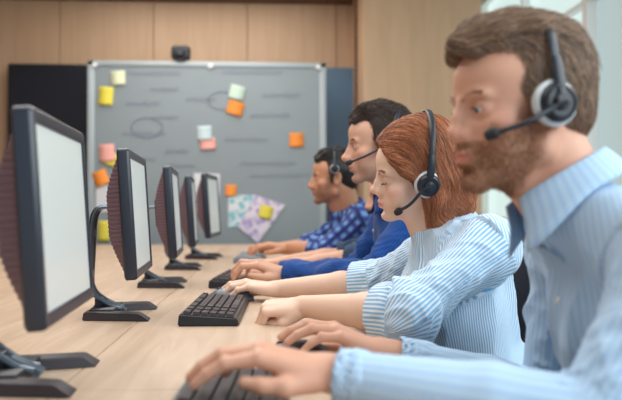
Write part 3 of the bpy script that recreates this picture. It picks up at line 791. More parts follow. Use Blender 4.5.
def build_person(g):
    hd = g['head']; root = thing('person', g['label'], 'person', (round(float(g['hip'][0]), 3), float(g['hip'][1]), 0), 0, None)
    h = g.get('h', .0025)
    pts = [g[k] for k in ('shL', 'shR', 'elL', 'elR', 'wrL', 'wrR', 'chest', 'waist', 'hip')] + [hd.w((0, 0, 0))]
    lo = np.min(pts, 0) - np.array((.23, .16, .19)); hi = np.max(pts, 0) + np.array((.16, .16, .16)); lo[2] = g['hip'][2] - .13
    # ---- skin body
    v = Vol(lo, hi, h)
    torso(v, g, -.014)
    ar = g.get('arm_r', (.048, .039, .0245)); 
    for sd in 'LR':
        s, e, w_ = arm_pts(g, sd)
        chain(v, [s, e], [ar[0], ar[1]], k=.02)
        mid = e + (w_ - e) * .35
        chain(v, [e, mid, w_], [ar[1], ar[1] * 1.02, ar[2]], k=.012)
        if g.get('hands', 'LR').find(sd) >= 0:
            sculpt_hand(v, w_, g['hf' + sd], g['hu' + sd], g['side' + sd], g['pose' + sd], g.get('hand_sc', 1.0))
    nk0 = hd.w((-.030, 0, -.045)); nk1 = np.array(g['neck'], float)
    cone(v, nk0, nk1, g.get('neck_r', .056), g.get('neck_r', .056) + .006, k=.018)
    cone(v, hd.w((.02, 0, -.085)), nk1 + np.array((-.03, 0, -.01)), .028, .036, k=.02)
    if g.get('adam'): ell(v, hd.w((.020, 0, -.125)), (.018, .014, .016), hd, .012)
    sculpt_head(v, hd, g)
    V, Q = v.surface(); V = relax(V, Q, 1)
    L = hd.loc(V); tint = np.tile(np.array(g['skin'][:3]), (len(V), 1))
    ish = (np.abs(L[:, 0]) < .14) & (np.abs(L[:, 1]) < .1) & (np.abs(L[:, 2]) < .15)
    def blend(mask, col, a): tint[:] = tint * (1 - (a * mask)[:, None]) + np.array(col[:3]) * (a * mask)[:, None]
    lx, lz = g.get('lip', .098), g.get('lip_z', -.066)
    lipm = np.exp(-(((L[:, 2] - lz) / .0085) ** 4 + (L[:, 1] / .021) ** 4)) * (L[:, 0] > lx - .014) * ish
    blend(lipm, g.get('lipcol', hexc(176, 98, 92)), g.get('lipa', .7))
    ck = np.exp(-(((L[:, 0] - .065) / .03) ** 2 + ((L[:, 2] + .035) / .022) ** 2)) * (np.abs(L[:, 1]) > .03) * ish
    blend(ck, g.get('blush', hexc(214, 128, 110)), .28)
    for s_ in (-1, 1):
        em = np.exp(-(((L[:, 2] + .002) / .011) ** 4 + ((L[:, 1] - s_ * .032) / .019) ** 4)) * (L[:, 0] > .06) * ish; blend(em, g.get('lidcol', hexc(176, 120, 104)), .38)
    nz = np.exp(-(((L[:, 0] - .115) / .016) ** 2 + ((L[:, 2] + .038) / .014) ** 2)) * ish; blend(nz, g.get('blush', hexc(214, 128, 110)), .25)
    if g.get('beard'):
        jl = smooth(.012, -.03, L[:, 2] + .9 * np.maximum(.0, L[:, 0] - .02) * 0 + np.interp(L[:, 0], [-.01, .02, .035, .052, .075, .1], [-.035, -.030, -.008, .026, .018, .012]))
        bm_ = jl * smooth(-.012, .014, L[:, 0] + .3 * (L[:, 2] + .03)) * smooth(-.135, -.118, L[:, 2] + .25 * (.07 - L[:, 0])) * ish * (1 - lipm)
        under = (L[:, 2] < lz + .035) | (L[:, 0] < .085)
        bm_ = bm_ * under * ((L[:, 2] < -.046) | (L[:, 0] < .078)); blend(bm_, g['beard_col'], g['beard'])
    else: bm_ = None
    me = to_mesh('body', V, Q); set_tint(me, tint)
    body = link('body', me, M['skin'], root, world=True)
    N = vnorm(V, Q)
    if bm_ is not None and g.get('beard_n'):
        idx = np.where(bm_ > .35)[0]; r = np.random.default_rng(3); idx = r.choice(idx, g['beard_n'], p=bm_[idx] / bm_[idx].sum())
        p0 = V[idx] + r.normal(0, .001, (len(idx), 3)); D = hd.R @ np.array((-.05, 0, -1.0)); D = D - N[idx] * (N[idx] @ D)[:, None]; D = D / (np.linalg.norm(D, axis=1, keepdims=True) + 1e-6) + N[idx] * .35 + r.normal(0, .3, (len(idx), 3)); D /= np.linalg.norm(D, axis=1, keepdims=True)
        ln = g.get('beard_l', .006) * r.uniform(.5, 1.2, len(idx)) * (.5 + bm_[idx])
        st = np.stack([p0 - N[idx] * .001, p0 + D * (ln * .5)[:, None], p0 + D * ln[:, None] + hd.R @ np.array((0, 0, -.001))], 1)
        hair_obj('beard', st, .00028, M['stubble'], root, colmix(len(idx), g['beard_c0'], g['beard_c1'], 5))
    # brows
    r = np.random.default_rng(11); nb_ = 200
    for s in (-1, 1):
        t = r.uniform(0, 1, nb_); y = s * (.014 + .036 * t); z = .0145 + .006 * np.sin(t * 2.6) + r.normal(0, .0018, nb_) * (1.1 - t * .6); x = .094 - .022 * t ** 1.6
        p = np.stack([x + .02, y, z], 1) @ hd.R.T * hd.s + hd.t
        for _ in range(14): p = p - v.grad(p) * np.clip(v.sample(p), -.004, .004)[:, None]
        d = hd.R @ np.array((-.35, s * .8, .25)); d = d + r.normal(0, .2, (nb_, 3))
        st = np.stack([p, p + d * .004, p + d * .008 + hd.R @ np.array((0, 0, -.001))], 1)
        hair_obj('eyebrow', st, .0003, M['hair'], root, colmix(nb_, g.get('brow0', g['hair_c0']), g['brow_c'] if 'brow_c' in g else g['hair_c1'], 6, .1))
    # eyes and lashes
    for s in (-1, 1):
        e = MB(); c = hd.w((.0745, s * .031, -.004)); gz = hd.R @ np.array((math.cos(g.get('gaze', .2)), 0, -math.sin(g.get('gaze', .2))))
        q = Vector(gz).to_track_quat('Z', 'Y').to_matrix().to_4x4()
        e.lathe([(.0124 * math.sin(a) * hd.s, .0124 * math.cos(a) * hd.s) for a in np.linspace(0.0001, PI - .0001, 17)], Matrix.Translation(c) @ q, 24)
        eo = e.build('eye', M['eyewhite'], root, world=True)
        i_ = MB(); i_.lathe([(0.0, .0129 * hd.s)] + [(.0127 * math.sin(a) * hd.s, .0127 * math.cos(a) * hd.s) for a in (.1, .25, .4, .48)], Matrix.Translation(c) @ q, 24).build('iris', M['iris'], eo, world=True)
        o = g.get('eye', .0042); t = np.linspace(-1, 1, 34 if g.get('fem') else 18); zz = -.0045 + (o * .9 if o else -.006) * (1 - t ** 2) ** .5 if o else -.0085 - .002 * (1 - t ** 2)
        lx_ = .0750 + np.sqrt(np.maximum(.0142 ** 2 - (t * .0125) ** 2 - (zz + .004) ** 2, .00001))
        p = np.stack([lx_, s * (.031 + t * .0125), zz], 1) @ hd.R.T * hd.s + hd.t; ll = .0075 if g.get('fem') else .004
        d = (hd.R @ np.array((.8, s * .25, -.45 if not o or g.get('fem') else -.1))); st = np.stack([p, p + d * ll * .6, p + d * ll + hd.R @ np.array((0, 0, ll * .25))], 1)
        hair_obj('eyelashes', st, .00035, M['hair'], root, np.tile(np.array(hexc(50, 32, 26)[:3]), (len(t), 1)))
    # ---- shirt
    inf = g.get('inf', .007); v2 = Vol(lo - .01, hi + .01, g.get('hs', .0035)); torso(v2, g, inf, .03); segs = []
    for sd in 'LR':
        s, e, w_ = arm_pts(g, sd); q = g.get('sleeve' + sd, .93); end = e + (w_ - e) * q; rs = g.get('sleeve_r', (.064, .056, .036))
        re = rs[1] + (rs[2] - rs[1]) * q
        cone(v2, s, e, rs[0], rs[1], k=.035); cone(v2, e, end, rs[1], re, k=.015); segs.append((s, e, rs[0])); segs.append((e, w_, rs[1]))
        ax = (w_ - e) / np.linalg.norm(w_ - e)
        if q < .85:                                                          # rolled cuff: bulky bands
            for a_, b_, rr in ((-.050, -.004, .011), (-.030, .006, .013)): cone(v2, end + ax * a_, end + ax * b_, re + rr, re + rr - .002, k=.003)
            rr = re + .012
        else:
            cone(v2, end - ax * .055, end - ax * .004, re + .007, re + .007, k=.003); rr = re + .007
        cone(v2, end + ax * (rr + .012), end + ax * (.30), rr + .02, rr + .02, k=0, sub=True)
        # opening
        f_ = np.linalg.norm(end - e) / np.linalg.norm(w_ - e); wr = ar[1] * 1.02 + (ar[2] - ar[1] * 1.02) * max(0, (f_ - .35) / .65)
        cone(v2, end - ax * .018, end + ax * .06, wr + .0045, wr + .0045, k=0, sub=True)
    nr = g.get('neck_r', .056)
    cone(v2, nk1 + (nk0 - nk1) * .24, nk0 + (nk0 - nk1) * .5, nr + .008, nr + .03, k=.004, sub=True)
    fo = np.array(g.get('front', (-1, 0, 0)), float)
    if g.get('vneck'):
        a0 = nk1 + fo * (.085) + np.array((0, 0, .04)); b0 = np.array(g['chest']) + fo * .118 + np.array((0, 0, g.get('vdepth', .07)))
        cone(v2, a0, b0, .036, .004, k=.008, sub=True)
    V, Q = v2.surface(); V = relax(V, Q, 2); N = vnorm(V, Q)
    A = g.get('fold', 1.0); disp = np.zeros(len(V))
    # limb coordinates of each vertex
    best = np.full(len(V), 9.0); seg = np.full(len(V), -1); par = np.zeros(len(V)); ang = np.zeros(len(V))
    for i, (a_, b_, rr) in enumerate(segs):
        ax = b_ - a_; Ls = np.linalg.norm(ax); ax = ax / Ls; t = (V - a_) @ ax; tc = np.clip(t, 0, Ls); q = V - a_ - tc[:, None] * ax; dist = np.linalg.norm(q, axis=1)
        rad = g.get('sleeve_r', (.064, .056, .036)); ok = dist < (rr + .022)
        if i % 2 == 0: ok &= t > .0
        ref = np.cross(ax, (0, 0, 1)); ref /= np.linalg.norm(ref); rf2 = np.cross(ax, ref)
        m = ok & (dist < best); best[m] = dist[m]; seg[m] = i; par[m] = t[m]; ang[m] = np.arctan2(q[m] @ rf2, q[m] @ ref)
    for i in range(len(V)):
        p = V[i]
        if seg[i] >= 0:
            t = par[i]; ln = np.linalg.norm(segs[seg[i]][1] - segs[seg[i]][0]); el = t - (ln if seg[i] % 2 == 0 else 0)    # distance from the elbow
            n1 = fbm((t * 1.0 + .06 * math.sin(ang[i] + p[0] * 9), ang[i] * .03, seg[i] * 3.1), (15, 15, 1), g.get('seed', 0)); n2 = fbm(p, (14, 14, 14), 4.0)
            n3 = fbm((t + .03 * math.sin(ang[i] * 2 + 1), ang[i] * .025, seg[i] * 1.7), (34, 34, 1), 6.0 + g.get('seed', 0))
            rdg = (1 - abs(n1) * 2.4); w1 = .55 + .8 * math.exp(-(el / .09) ** 2); L_ = ln * (g.get('sleeve' + 'LLRR'[seg[i]], .93) if seg[i] % 2 else 1)
            cf = 1.0 if seg[i] % 2 == 0 else float(smooth(.0, .06, L_ - t)) * .85 + .15
            disp[i] = A * cf * (.0085 * w1 * (rdg - .45) + .0035 * w1 * (.5 - abs(n3) * 2) + .008 * n2)
        else:
            n1 = fbm((p[0] + p[2] * .45, p[1] + p[2] * .2, p[2]), (12, 12, 4), g.get('seed', 0)); n2 = fbm(p, (8, 8, 7), 7.0); n3 = fbm((p[0] - p[2] * .6, p[1], p[2] * .5), (30, 22, 12), 2.0)
            disp[i] = A * (.014 * (.45 - abs(n1) * 1.7) + .010 * n2 + .004 * n3)
    # keep the cloth outside the skin
    V = V + N * disp[:, None]
    ds = v.sample(np.clip(V, lo + .004, hi - .004)); push = np.clip(.0035 - ds, 0, .02) * (ds > -.03) * (ds < .01)
    V = V + N * push[:, None]
    me = to_mesh('shirt', V, Q)
    # fabric coordinate: stripes run along each sleeve and down the trunk
    fc = V[Q].mean(1); vs = seg[Q]; fseg = vs.max(1); uu = np.zeros((len(Q), 4)); vv = np.zeros((len(Q), 4))
    ctr = np.array(g['chest']); ax0 = np.array(g['waist']) - ctr; fn_ = N[Q].mean(1)
    for i in range(-1, 4):
        m = fseg == i if i >= 0 else fseg < 0
        if i >= 0:
            a_ = ang[Q[m]]; base = a_[:, :1]; a_ = base + (a_ - base + PI) % (2 * PI) - PI
            uu[m] = a_ * segs[i][2] * (1.0); vv[m] = par[Q[m]]
        else:
            W_ = V[Q[m]]; sidef = np.abs(fn_[m][:, 1]) > .62
            xx = W_[:, :, 0] - (W_[:, :, 2] - ctr[2]) * (ax0[0] / ax0[2]); yy = W_[:, :, 1]
            th = np.arctan2(yy - ctr[1], (xx - ctr[0]) * 1.3); b0 = th[:, :1]; th = b0 + (th - b0 + PI) % (2 * PI) - PI
            uu[m] = th * .145; vv[m] = W_[:, :, 2]
    uvl = me.uv_layers.new(name='cloth'); uv = np.stack([uu, vv], 2).reshape(-1, 2); uvl.data.foreach_set('uv', uv.astype(np.float32).ravel())
    shirt = link('shirt', me, g['cloth'], root, world=True)
    # buttons on the placket
    fx = []
    for i in range(g.get('buttons', 5)):
        z = g['chest'][2] + .085 - i * .075
        p = np.array([[g['chest'][0] - .22, g['chest'][1], z]])
        for _ in range(40): p[:, 0] += np.clip(v2.sample(p), 0, .01) * .9
        q = Vector(p[0]) + Vector((-.0065, 0, 0)); MB().lathe([(0, .0015), (.0045, .0015), (.0055, 0), (.0045, -.001), (0, -.001)], Matrix.Translation(q) @ Matrix.Rotation(-PI / 2, 4, 'Y'), 16).build('button', M['button'], shirt, world=True)
    if g.get('collar', 1):
        c_ = g.get('collar_p', {}); ax = nk0 - nk1; collar(shirt, nk1 + ax * g.get('collar_at', .12), ax, fo, g['collar_mat'] if 'collar_mat' in g else g['cloth'], **c_)
    # ---- trousers, coarse: they are below the desk
    hp = np.array(g['hip'], float); v3 = Vol((hp[0] - .62, hp[1] - .26, .05), (hp[0] + .16, hp[1] + .26, hp[2] + .13), .009)
    ell(v3, hp + np.array((0, 0, -.01)), (.122, .172, .105), k=.03); sh = []
    for s in (-1, 1):
        a_ = hp + np.array((-.02, s * .085, -.02)); kx = hp[0] - .42; k_ = np.array((kx, hp[1] + s * .12, .53)); an = np.array((kx - .03, hp[1] + s * .12, .12))
        cone(v3, a_, k_, .082, .062, k=.02); cone(v3, k_, an, .062, .050, k=.02); sh.append(an)
    V3, Q3 = v3.surface(); V3 = relax(V3, Q3, 2); link('trousers', to_mesh('trousers', V3, Q3), M['denim'], root, world=True)
    for an in sh:
        v4 = Vol(an + np.array((-.22, -.07, -.13)), an + np.array((.10, .07, .06)), .006)
        ell(v4, an + np.array((-.08, 0, -.085)), (.125, .045, .045), k=0); ell(v4, an + np.array((0, 0, -.05)), (.055, .042, .06), k=.03)
        V4, Q4 = v4.surface(); V4[:, 2] = np.maximum(V4[:, 2], .001); link('shoe', to_mesh('shoe', V4, Q4), M['shoe'], root, world=True)
    return root, v, body, shirt, (V, Q, N)

def hair_volume(hd, fn, h=.0028, pad=.17):
    c = hd.w((-.02, 0, 0)); v = Vol(c - pad - .02, c + pad + .02, h); fn(v, hd); return v

def build_hair(root, hd, fn, cols, nstr, L, dirf, lift, rad, seed=1, npts=10, basecol=None, jit=.2, mask=None, h=.0028, pad=.17, groove=None):
    v = hair_volume(hd, fn, h, pad); V, Q = v.surface(); V = relax(V, Q, 2); N = vnorm(V, Q)
    if groove is not None: V = V + N * groove(hd.loc(V))[:, None]
    me = to_mesh('hair', V, Q); set_tint(me, np.tile(np.array(basecol[:3]), (len(V), 1)))
    ho = link('hair', me, M['hair'], root, world=True)
    r = np.random.default_rng(seed); Lc = hd.loc(V); ok = np.ones(len(V), bool) if mask is None else mask(Lc)
    idx = r.choice(np.where(ok)[0], nstr); p0 = V[idx] + r.normal(0, .0012, (nstr, 3)); lc = hd.loc(p0)
    ln = L(lc, r); lf = lift(lc, r)
    def d(p):
        q = dirf(hd.loc(p), p); return q @ hd.R.T
    st = grow(v, p0, d, ln, npts, lf, jit, seed)
    ho2 = hair_obj('hair_strands', st, rad, M['hair'], ho, colmix(nstr, cols[0], cols[1], seed))
    return ho, v

def fabric(name, fn, rough=.8):
    m = mat(name, (1, 1, 1, 1), rough, spec=.2, bump=.15, bscale=900); nt = m.node_tree; b = nt.nodes['Principled BSDF']
    uv = nt.nodes.new('ShaderNodeUVMap'); uv.uv_map = 'cloth'; sp = nt.nodes.new('ShaderNodeSeparateXYZ'); nt.links.new(uv.outputs[0], sp.inputs[0])
    b.inputs['Sheen Weight'].default_value = .15; b.inputs['Sheen Roughness'].default_value = .5
    if hasattr(b.inputs, 'get') and b.inputs.get('Transmission Weight'): pass
    fn(nt, sp, b); return m
def stripes(c0, c1, period, duty):
    def fn(nt, sp, b):
        a = nt.nodes.new('ShaderNodeMath'); a.operation = 'MULTIPLY'; a.inputs[1].default_value = 2 * PI / period
        s_ = nt.nodes.new('ShaderNodeMath'); s_.operation = 'SINE'
        r = nt.nodes.new('ShaderNodeMapRange'); r.inputs['From Min'].default_value = duty - .35; r.inputs['From Max'].default_value = duty + .35
        mx = nt.nodes.new('ShaderNodeMix'); mx.data_type = 'RGBA'; mx.inputs[6].default_value = c0; mx.inputs[7].default_value = c1
        nt.links.new(sp.outputs['X'], a.inputs[0]); nt.links.new(a.outputs[0], s_.inputs[0]); nt.links.new(s_.outputs[0], r.inputs[0]); nt.links.new(r.outputs[0], mx.inputs[0]); nt.links.new(mx.outputs[2], b.inputs['Base Color'])
    return fn
def plaid(c0, c1, c2, period):
    def fn(nt, sp, b):
        out = []
        for ax in ('X', 'Y'):
            a = nt.nodes.new('ShaderNodeMath'); a.operation = 'MULTIPLY'; a.inputs[1].default_value = 2 * PI / period
            s_ = nt.nodes.new('ShaderNodeMath'); s_.operation = 'SINE'; r = nt.nodes.new('ShaderNodeMapRange'); r.inputs['From Min'].default_value = -.7; r.inputs['From Max'].default_value = .7
            nt.links.new(sp.outputs[ax], a.inputs[0]); nt.links.new(a.outputs[0], s_.inputs[0]); nt.links.new(s_.outputs[0], r.inputs[0]); out.append(r)
        m1 = nt.nodes.new('ShaderNodeMix'); m1.data_type = 'RGBA'; m1.inputs[6].default_value = c0; m1.inputs[7].default_value = c1
        m2 = nt.nodes.new('ShaderNodeMix'); m2.data_type = 'RGBA'; m2.inputs[7].default_value = c2
        k = nt.nodes.new('ShaderNodeMath'); k.operation = 'MULTIPLY'; nt.links.new(out[0].outputs[0], k.inputs[0]); nt.links.new(out[1].outputs[0], k.inputs[1])
        nt.links.new(out[0].outputs[0], m1.inputs[0]); nt.links.new(m1.outputs[2], m2.inputs[6]); nt.links.new(k.outputs[0], m2.inputs[0]); nt.links.new(m2.outputs[2], b.inputs['Base Color'])
    return fn
M['pale'] = fabric('pale_blue_cotton', stripes(hexc(184, 212, 236), hexc(170, 200, 232), .012, .2))
M['stripe'] = fabric('striped_cotton', stripes(hexc(232, 241, 250), hexc(132, 190, 232), .0068, .05))
M['navy'] = fabric('navy_cotton', stripes(hexc(26, 74, 146), hexc(22, 64, 130), .01, .3))
M['plaid'] = fabric('plaid_cotton', plaid(hexc(40, 50, 112), hexc(62, 82, 156), hexc(112, 158, 214), .042))
M['olive'] = fabric('dark_cotton', stripes(hexc(52, 72, 100), hexc(46, 66, 92), .01, .3))

def A3(v): return np.array(v, float)
HS = 'call headsets worn by the seated workers'

# ---------- bearded man, closest
g = dict(label='bearded man in a pale blue shirt and headset, closest to the camera, typing', h=.0026, hs=.0034,
    head=head_frame(P(551, 104, .945), -.19, .07, 1.01, ex=.002, ez=-.006), skin=hexc(210, 160, 136),
    neck_r=.053, neck=(.432, 1.01, 1.0), chest=(.524, 1.0, .86), waist=(.575, 1.0, .68), hip=(.60, 1.0, .56), shL=(.48, .83, .94), shR=(.492, 1.18, .94), elL=(.36, .80, .765), elR=(.462, 1.20, .680),
    wrL=P(324, 372, .90), wrR=P(380, 352, 1.20), hfL=(-1, .05, .30), huL=(.05, -.1, 1), sideL=1, poseL=dict(RELAX), sleeve_r=(.056, .039, .0265), hfR=(-1, .0, .46), huR=(0, .0, 1), sideR=-1, poseR=dict(MOUSE),
    sleeveL=.94, sleeveR=.90, cloth=M['pale'], vneck=1, wd=1.08, hand_sc=.94, adam=1, seed=1.3, fold=1.1,
    beard=.62, beard_col=hexc(158, 114, 88), beard_n=13000, beard_l=.0028, beard_c0=hexc(124, 84, 60), beard_c1=hexc(200, 150, 112), brow0=hexc(150, 108, 84), hair_c0=hexc(92, 66, 50), hair_c1=hexc(170, 130, 104), nose=(.110, -.036), eye=.0036, gaze=.25,
    collar_at=.26, collar_p=dict(r0=.068, rise=.034, fall=.040, gap=.42, spread=.016, tip=.034), lipcol=hexc(200, 116, 108), lipa=.9)
p1, v1, b1, s1, _ = build_person(g); hd1 = g['head']
def hair_m1(v, fr):
    ell(v, (-.016, 0, .037), (.096, .078, .083), fr, 0)
    chain(v, [(.092, .0, .088), (.060, 0, .102), (.01, 0, .108), (-.045, 0, .098), (-.080, 0, .07)], [.016, .020, .024, .024, .026], fr, .025)
    for s in (-1, 1): chain(v, [(.082, s * .028, .078), (.050, s * .034, .093), (.0, s * .04, .096), (-.05, s * .035, .085)], [.014, .019, .022, .024], fr, .02)
    cone(v, (.102, .014, .088), (.070, .020, .100), .011, .016, fr, .012)
    ell(v, (-.052, 0, -.012), (.050, .062, .050), fr, .02)
    for s in (-1, 1): cone(v, (.012, s * .074, .01), (.014, s * .074, -.022), .009, .006, fr, .012)
    # clear of the face and neck
    ell(v, (.108, 0, -.030), (.080, .085, .108), fr, .010, sub=True)
    for s in (-1, 1): ell(v, (.068, s * .062, .044), (.036, .034, .030), fr, .008, sub=True)
    for s in (-1, 1): ell(v, (-.004, s * .085, -.024), (.022, .02, .028), fr, .006, sub=True)
    cone(v, (-.02, 0, -.115), (-.10, 0, -.105), .040, .042, fr, .01, sub=True)
def dir_m1(l, p):
    x, y, z = l.T; top = smooth(.055, .095, z); o = np.zeros_like(l); o[:, 0] = -.75 * top - .35 * (1 - top); o[:, 2] = .12 * top - 1.0 * (1 - top); o[:, 1] = .25 * np.sign(y) * top; return o
def len_m1(l, r): return np.where(l[:, 2] > .075, r.uniform(.025, .045, len(l)), r.uniform(.010, .020, len(l)))
def lift_m1(l, r): return np.where(l[:, 2] > .08, r.uniform(.0, .008, len(l)), r.uniform(.0, .003, len(l)))
build_hair(p1, hd1, hair_m1, (hexc(84, 62, 50), hexc(190, 158, 130)), 20000, len_m1, dir_m1, lift_m1, .00042, 21, basecol=hexc(88, 66, 52), jit=.22)
headset(hd1, 'black headset with pale-ringed ear cup on the bearded man', HS, (.084, .078, -.040), big=.032, band_z=.134, tilt=.10, cupx=.002, cupz=-.006)

# ---------- red-haired woman
g = dict(label='red-haired woman in a blue and white striped shirt, looking down', h=.0025, hs=.0030, fem=1,
    head=head_frame(P(427, 184, 1.553), .03, .13, .92, roll=-.2, ex=-.008, ez=-.016), skin=hexc(232, 196, 174),
    neck=(.392, 1.62, .925), chest=(.422, 1.62, .84), waist=(.445, 1.62, .66), hip=(.53, 1.62, .56), shL=(.450, 1.480, .918), shR=(.425, 1.765, .912), elL=(.262, 1.40, .793), elR=(.285, 1.90, .80),
    wrL=P(303, 306, 1.63), wrR=P(275, 289, 2.02), hfL=(-1, .1, -.05), huL=(-.1, -.35, 1), sideL=1, poseL=dict(FIST), hfR=(-1, .08, .16), huR=(0, -.1, 1), sideR=-1, poseR=dict(MOUSE),
    sleeveL=.14, sleeveR=.18, cloth=M['stripe'], vneck=1, vdepth=.05, wd=.88, dp=.92, hand_sc=.92, arm_r=(.040, .037, .0235), neck_r=.046, sleeve_r=(.057, .051, .056), seed=4.2, fold=1.15, inf=.010,
    hair_c0=hexc(128, 66, 42), hair_c1=hexc(196, 118, 76), brow_c=hexc(150, 92, 66), nose=(.114, -.032), eye=0, lip=.098, lip_z=-.064, lipcol=hexc(214, 100, 98), lipa=.85, blush=hexc(236, 150, 136), chin_z=-.096, buttons=4,
    collar_at=.05, collar_p=dict(r0=.056, rise=.020, fall=.032, gap=.55, spread=.022, tip=.034))
p2, v2_, b2, s2, _ = build_person(g); hd2 = g['head']
def hair_w(v, fr):
    ell(v, (-.016, 0, .038), (.099, .082, .086), fr, 0)
    ell(v, (.030, 0, .072), (.064, .062, .050), fr, .02)
    ell(v, (-.02, 0, .078), (.085, .070, .066), fr, .02)
    for s in (-1, 1):
        ell(v, (-.045, s * .045, -.015), (.060, .045, .075), fr, .02)
        chain(v, [(-.03, s * .070, -.02), (-.035, s * .074, -.07), (-.032, s * .066, -.115), (-.018, s * .060, -.142)], [.026, .028, .026, .010], fr, .02)
        chain(v, [(-.075, s * .045, -.03), (-.088, s * .046, -.085), (-.080, s * .040, -.125)], [.034, .030, .012], fr, .02)
    chain(v, [(-.08, 0, .0), (-.10, 0, -.07), (-.095, 0, -.11)], [.045, .036, .014], fr, .02)
    for s in (-1, 1): chain(v, [(.078, s * .030, .078), (.062, s * .056, .052), (.036, s * .070, .022), (.010, s * .078, .002)], [.010, .011, .012, .012], fr, .014)
    ell(v, (.116, 0, -.020), (.084, .080, .114), fr, .008, sub=True)
    for s in (-1, 1): ell(v, (.075, s * .078, -.045), (.062, .050, .060), fr, .008, sub=True)
def groove_w(l):
    x, y, z = l.T; ph = (z * .9 + x * .55) * 260 - y * 40; dn = smooth(.03, -.06, z); return .0016 * np.sin((x - z * .45 * (1 - dn)) * 310 + 2 * np.sin(z * 60)) * (.4 + .6 * dn)
def dir_w(l, p):
    x, y, z = l.T; o = np.zeros_like(l); fr_ = smooth(-.02, .06, x); up = smooth(.06, .11, z)
    o[:, 0] = -(.95 * fr_ + .18 * (1 - fr_)) - .25 * up; o[:, 2] = -(.45 * fr_ + 1.0 * (1 - fr_)) * (1 - .5 * up); o[:, 1] = .5 * np.sign(y) * up
    dn = smooth(.0, -.08, z); o[:, 0] += dn * .95 * np.sin(z * 70 + x * 50 + 1.0); o[:, 1] += dn * .35 * np.sin(z * 60 + x * 90); return o
def len_w(l, r): return r.uniform(.05, .10, len(l))
def lift_w(l, r): return r.uniform(-.001, .004, len(l)) + smooth(-.06, -.13, l[:, 2]) * r.uniform(-.002, .022, len(l))
build_hair(p2, hd2, hair_w, (hexc(122, 66, 42), hexc(214, 142, 98)), 20000, len_w, dir_w, lift_w, .0004, 22, npts=16, basecol=hexc(124, 70, 46), jit=.10, h=.0025, pad=.185, groove=groove_w)
headset(hd2, 'dark headset worn over the long auburn hair of the woman', HS, (.060, .066, -.074), big=.030, band_z=.152, tilt=.20, band_y=.094, cupx=-.008, cupz=-.016)

# ---------- man in navy
g = dict(label='dark-haired man in a navy blue shirt and headset, behind the red-haired woman', h=.0033, hs=.0042,
    head=head_frame(P(386, 145, 2.17), .0, .08, 1.0), skin=hexc(208, 162, 138),
    neck=(.405, 2.25, 1.045), chest=(.44, 2.25, .92), waist=(.49, 2.25, .70), hip=(.56, 2.25, .56), shL=(.435, 2.07, .99), shR=(.415, 2.42, .99), elL=(.30, 2.04, .80), elR=(.30, 2.44, .78),
    wrL=P(286, 274, 2.26), wrR=(.02, 2.50, .775), hfL=(-1, .15, .35), huL=(.25, -.15, 1), sideL=1, poseL=dict(TYPE), hfR=(-1, .0, .1), huR=(0, 0, 1), sideR=-1, poseR=dict(TYPE),
    sleeveL=.94, sleeveR=.94, cloth=M['navy'], wd=1.05, hand_sc=1.04, seed=2.2, fold=1.0, vneck=1,
    beard=.28, beard_col=hexc(140, 110, 94), hair_c0=hexc(44, 32, 28), hair_c1=hexc(78, 58, 48), nose=(.119, -.037), eye=.0035, gaze=.3, collar_p=dict(r0=.066, rise=.032, fall=.034, gap=.45))
p3, v3_, b3, s3, _ = build_person(g); hd3 = g['head']
def hair_short(v, fr, top=.0):
    ell(v, (-.020, 0, .040), (.096, .079, .084), fr, 0)
    chain(v, [(.078, 0, .088), (.045, 0, .102 + top), (-.01, 0, .108 + top), (-.06, 0, .088)], [.014, .019, .021, .028], fr, .025)
    for s in (-1, 1): chain(v, [(.072, s * .03, .080), (.03, s * .036, .098 + top), (-.03, s * .036, .096)], [.016, .021, .026], fr, .02)
    ell(v, (-.055, 0, -.012), (.048, .062, .05), fr, .02)
    for s in (-1, 1): cone(v, (.014, s * .073, .01), (.016, s * .073, -.016), .009, .006, fr, .012)
    ell(v, (.108, 0, -.030), (.080, .085, .106), fr, .010, sub=True)
    for s in (-1, 1): ell(v, (.066, s * .060, .044), (.032, .030, .028), fr, .008, sub=True)
    for s in (-1, 1): ell(v, (-.004, s * .085, -.022), (.022, .02, .030), fr, .006, sub=True)
    cone(v, (-.02, 0, -.115), (-.10, 0, -.105), .040, .042, fr, .01, sub=True)
build_hair(p3, hd3, lambda v, f: hair_short(v, f, .004), (hexc(36, 28, 26), hexc(84, 64, 54)), 6000, len_m1, dir_m1, lift_m1, .0007, 23, basecol=hexc(44, 34, 30), h=.0035)
headset(hd3, 'black headset on the dark-haired man in navy blue', HS, (.103, .062, -.050), big=.030, band_z=.132, tilt=.45)

# ---------- worker mostly hidden
g = dict(label='worker with bare forearms, face hidden behind the man in navy blue', h=.0045, hs=.0055,
    head=head_frame(P(398, 197, 2.70), .05, .12, .97), skin=hexc(214, 166, 142),
    neck=(.50, 2.78, .95), chest=(.53, 2.78, .83), waist=(.56, 2.78, .66), hip=(.60, 2.78, .54), shL=(.52, 2.63, .88), shR=(.51, 2.93, .88), elL=(.31, 2.68, .80), elR=(.31, 2.96, .80),
    wrL=P(318, 260, 2.74), wrR=(.05, 2.98, .78), hfL=(-1, .0, -.05), huL=(0, -.1, 1), sideL=1, poseL=dict(MOUSE), hfR=(-1, 0, -.05), huR=(0, 0, 1), sideR=-1, poseR=dict(FLAT),
    sleeveL=.08, sleeveR=.08, cloth=M['olive'], wd=.95, seed=3.2, beard=.2, beard_col=hexc(140, 110, 94), hair_c0=hexc(60, 44, 36), hair_c1=hexc(90, 66, 52), buttons=0, sleeve_r=(.06, .055, .048))
p4, v4_, b4, s4, _ = build_person(g)
build_hair(p4, g['head'], hair_short, (hexc(60, 44, 36), hexc(96, 72, 58)), 1500, len_m1, dir_m1, lift_m1, .0009, 24, basecol=hexc(62, 46, 38), h=.005)
headset(g['head'], 'black headset on the worker hidden behind the man in navy blue', HS, (.103, .062, -.050), big=.029)

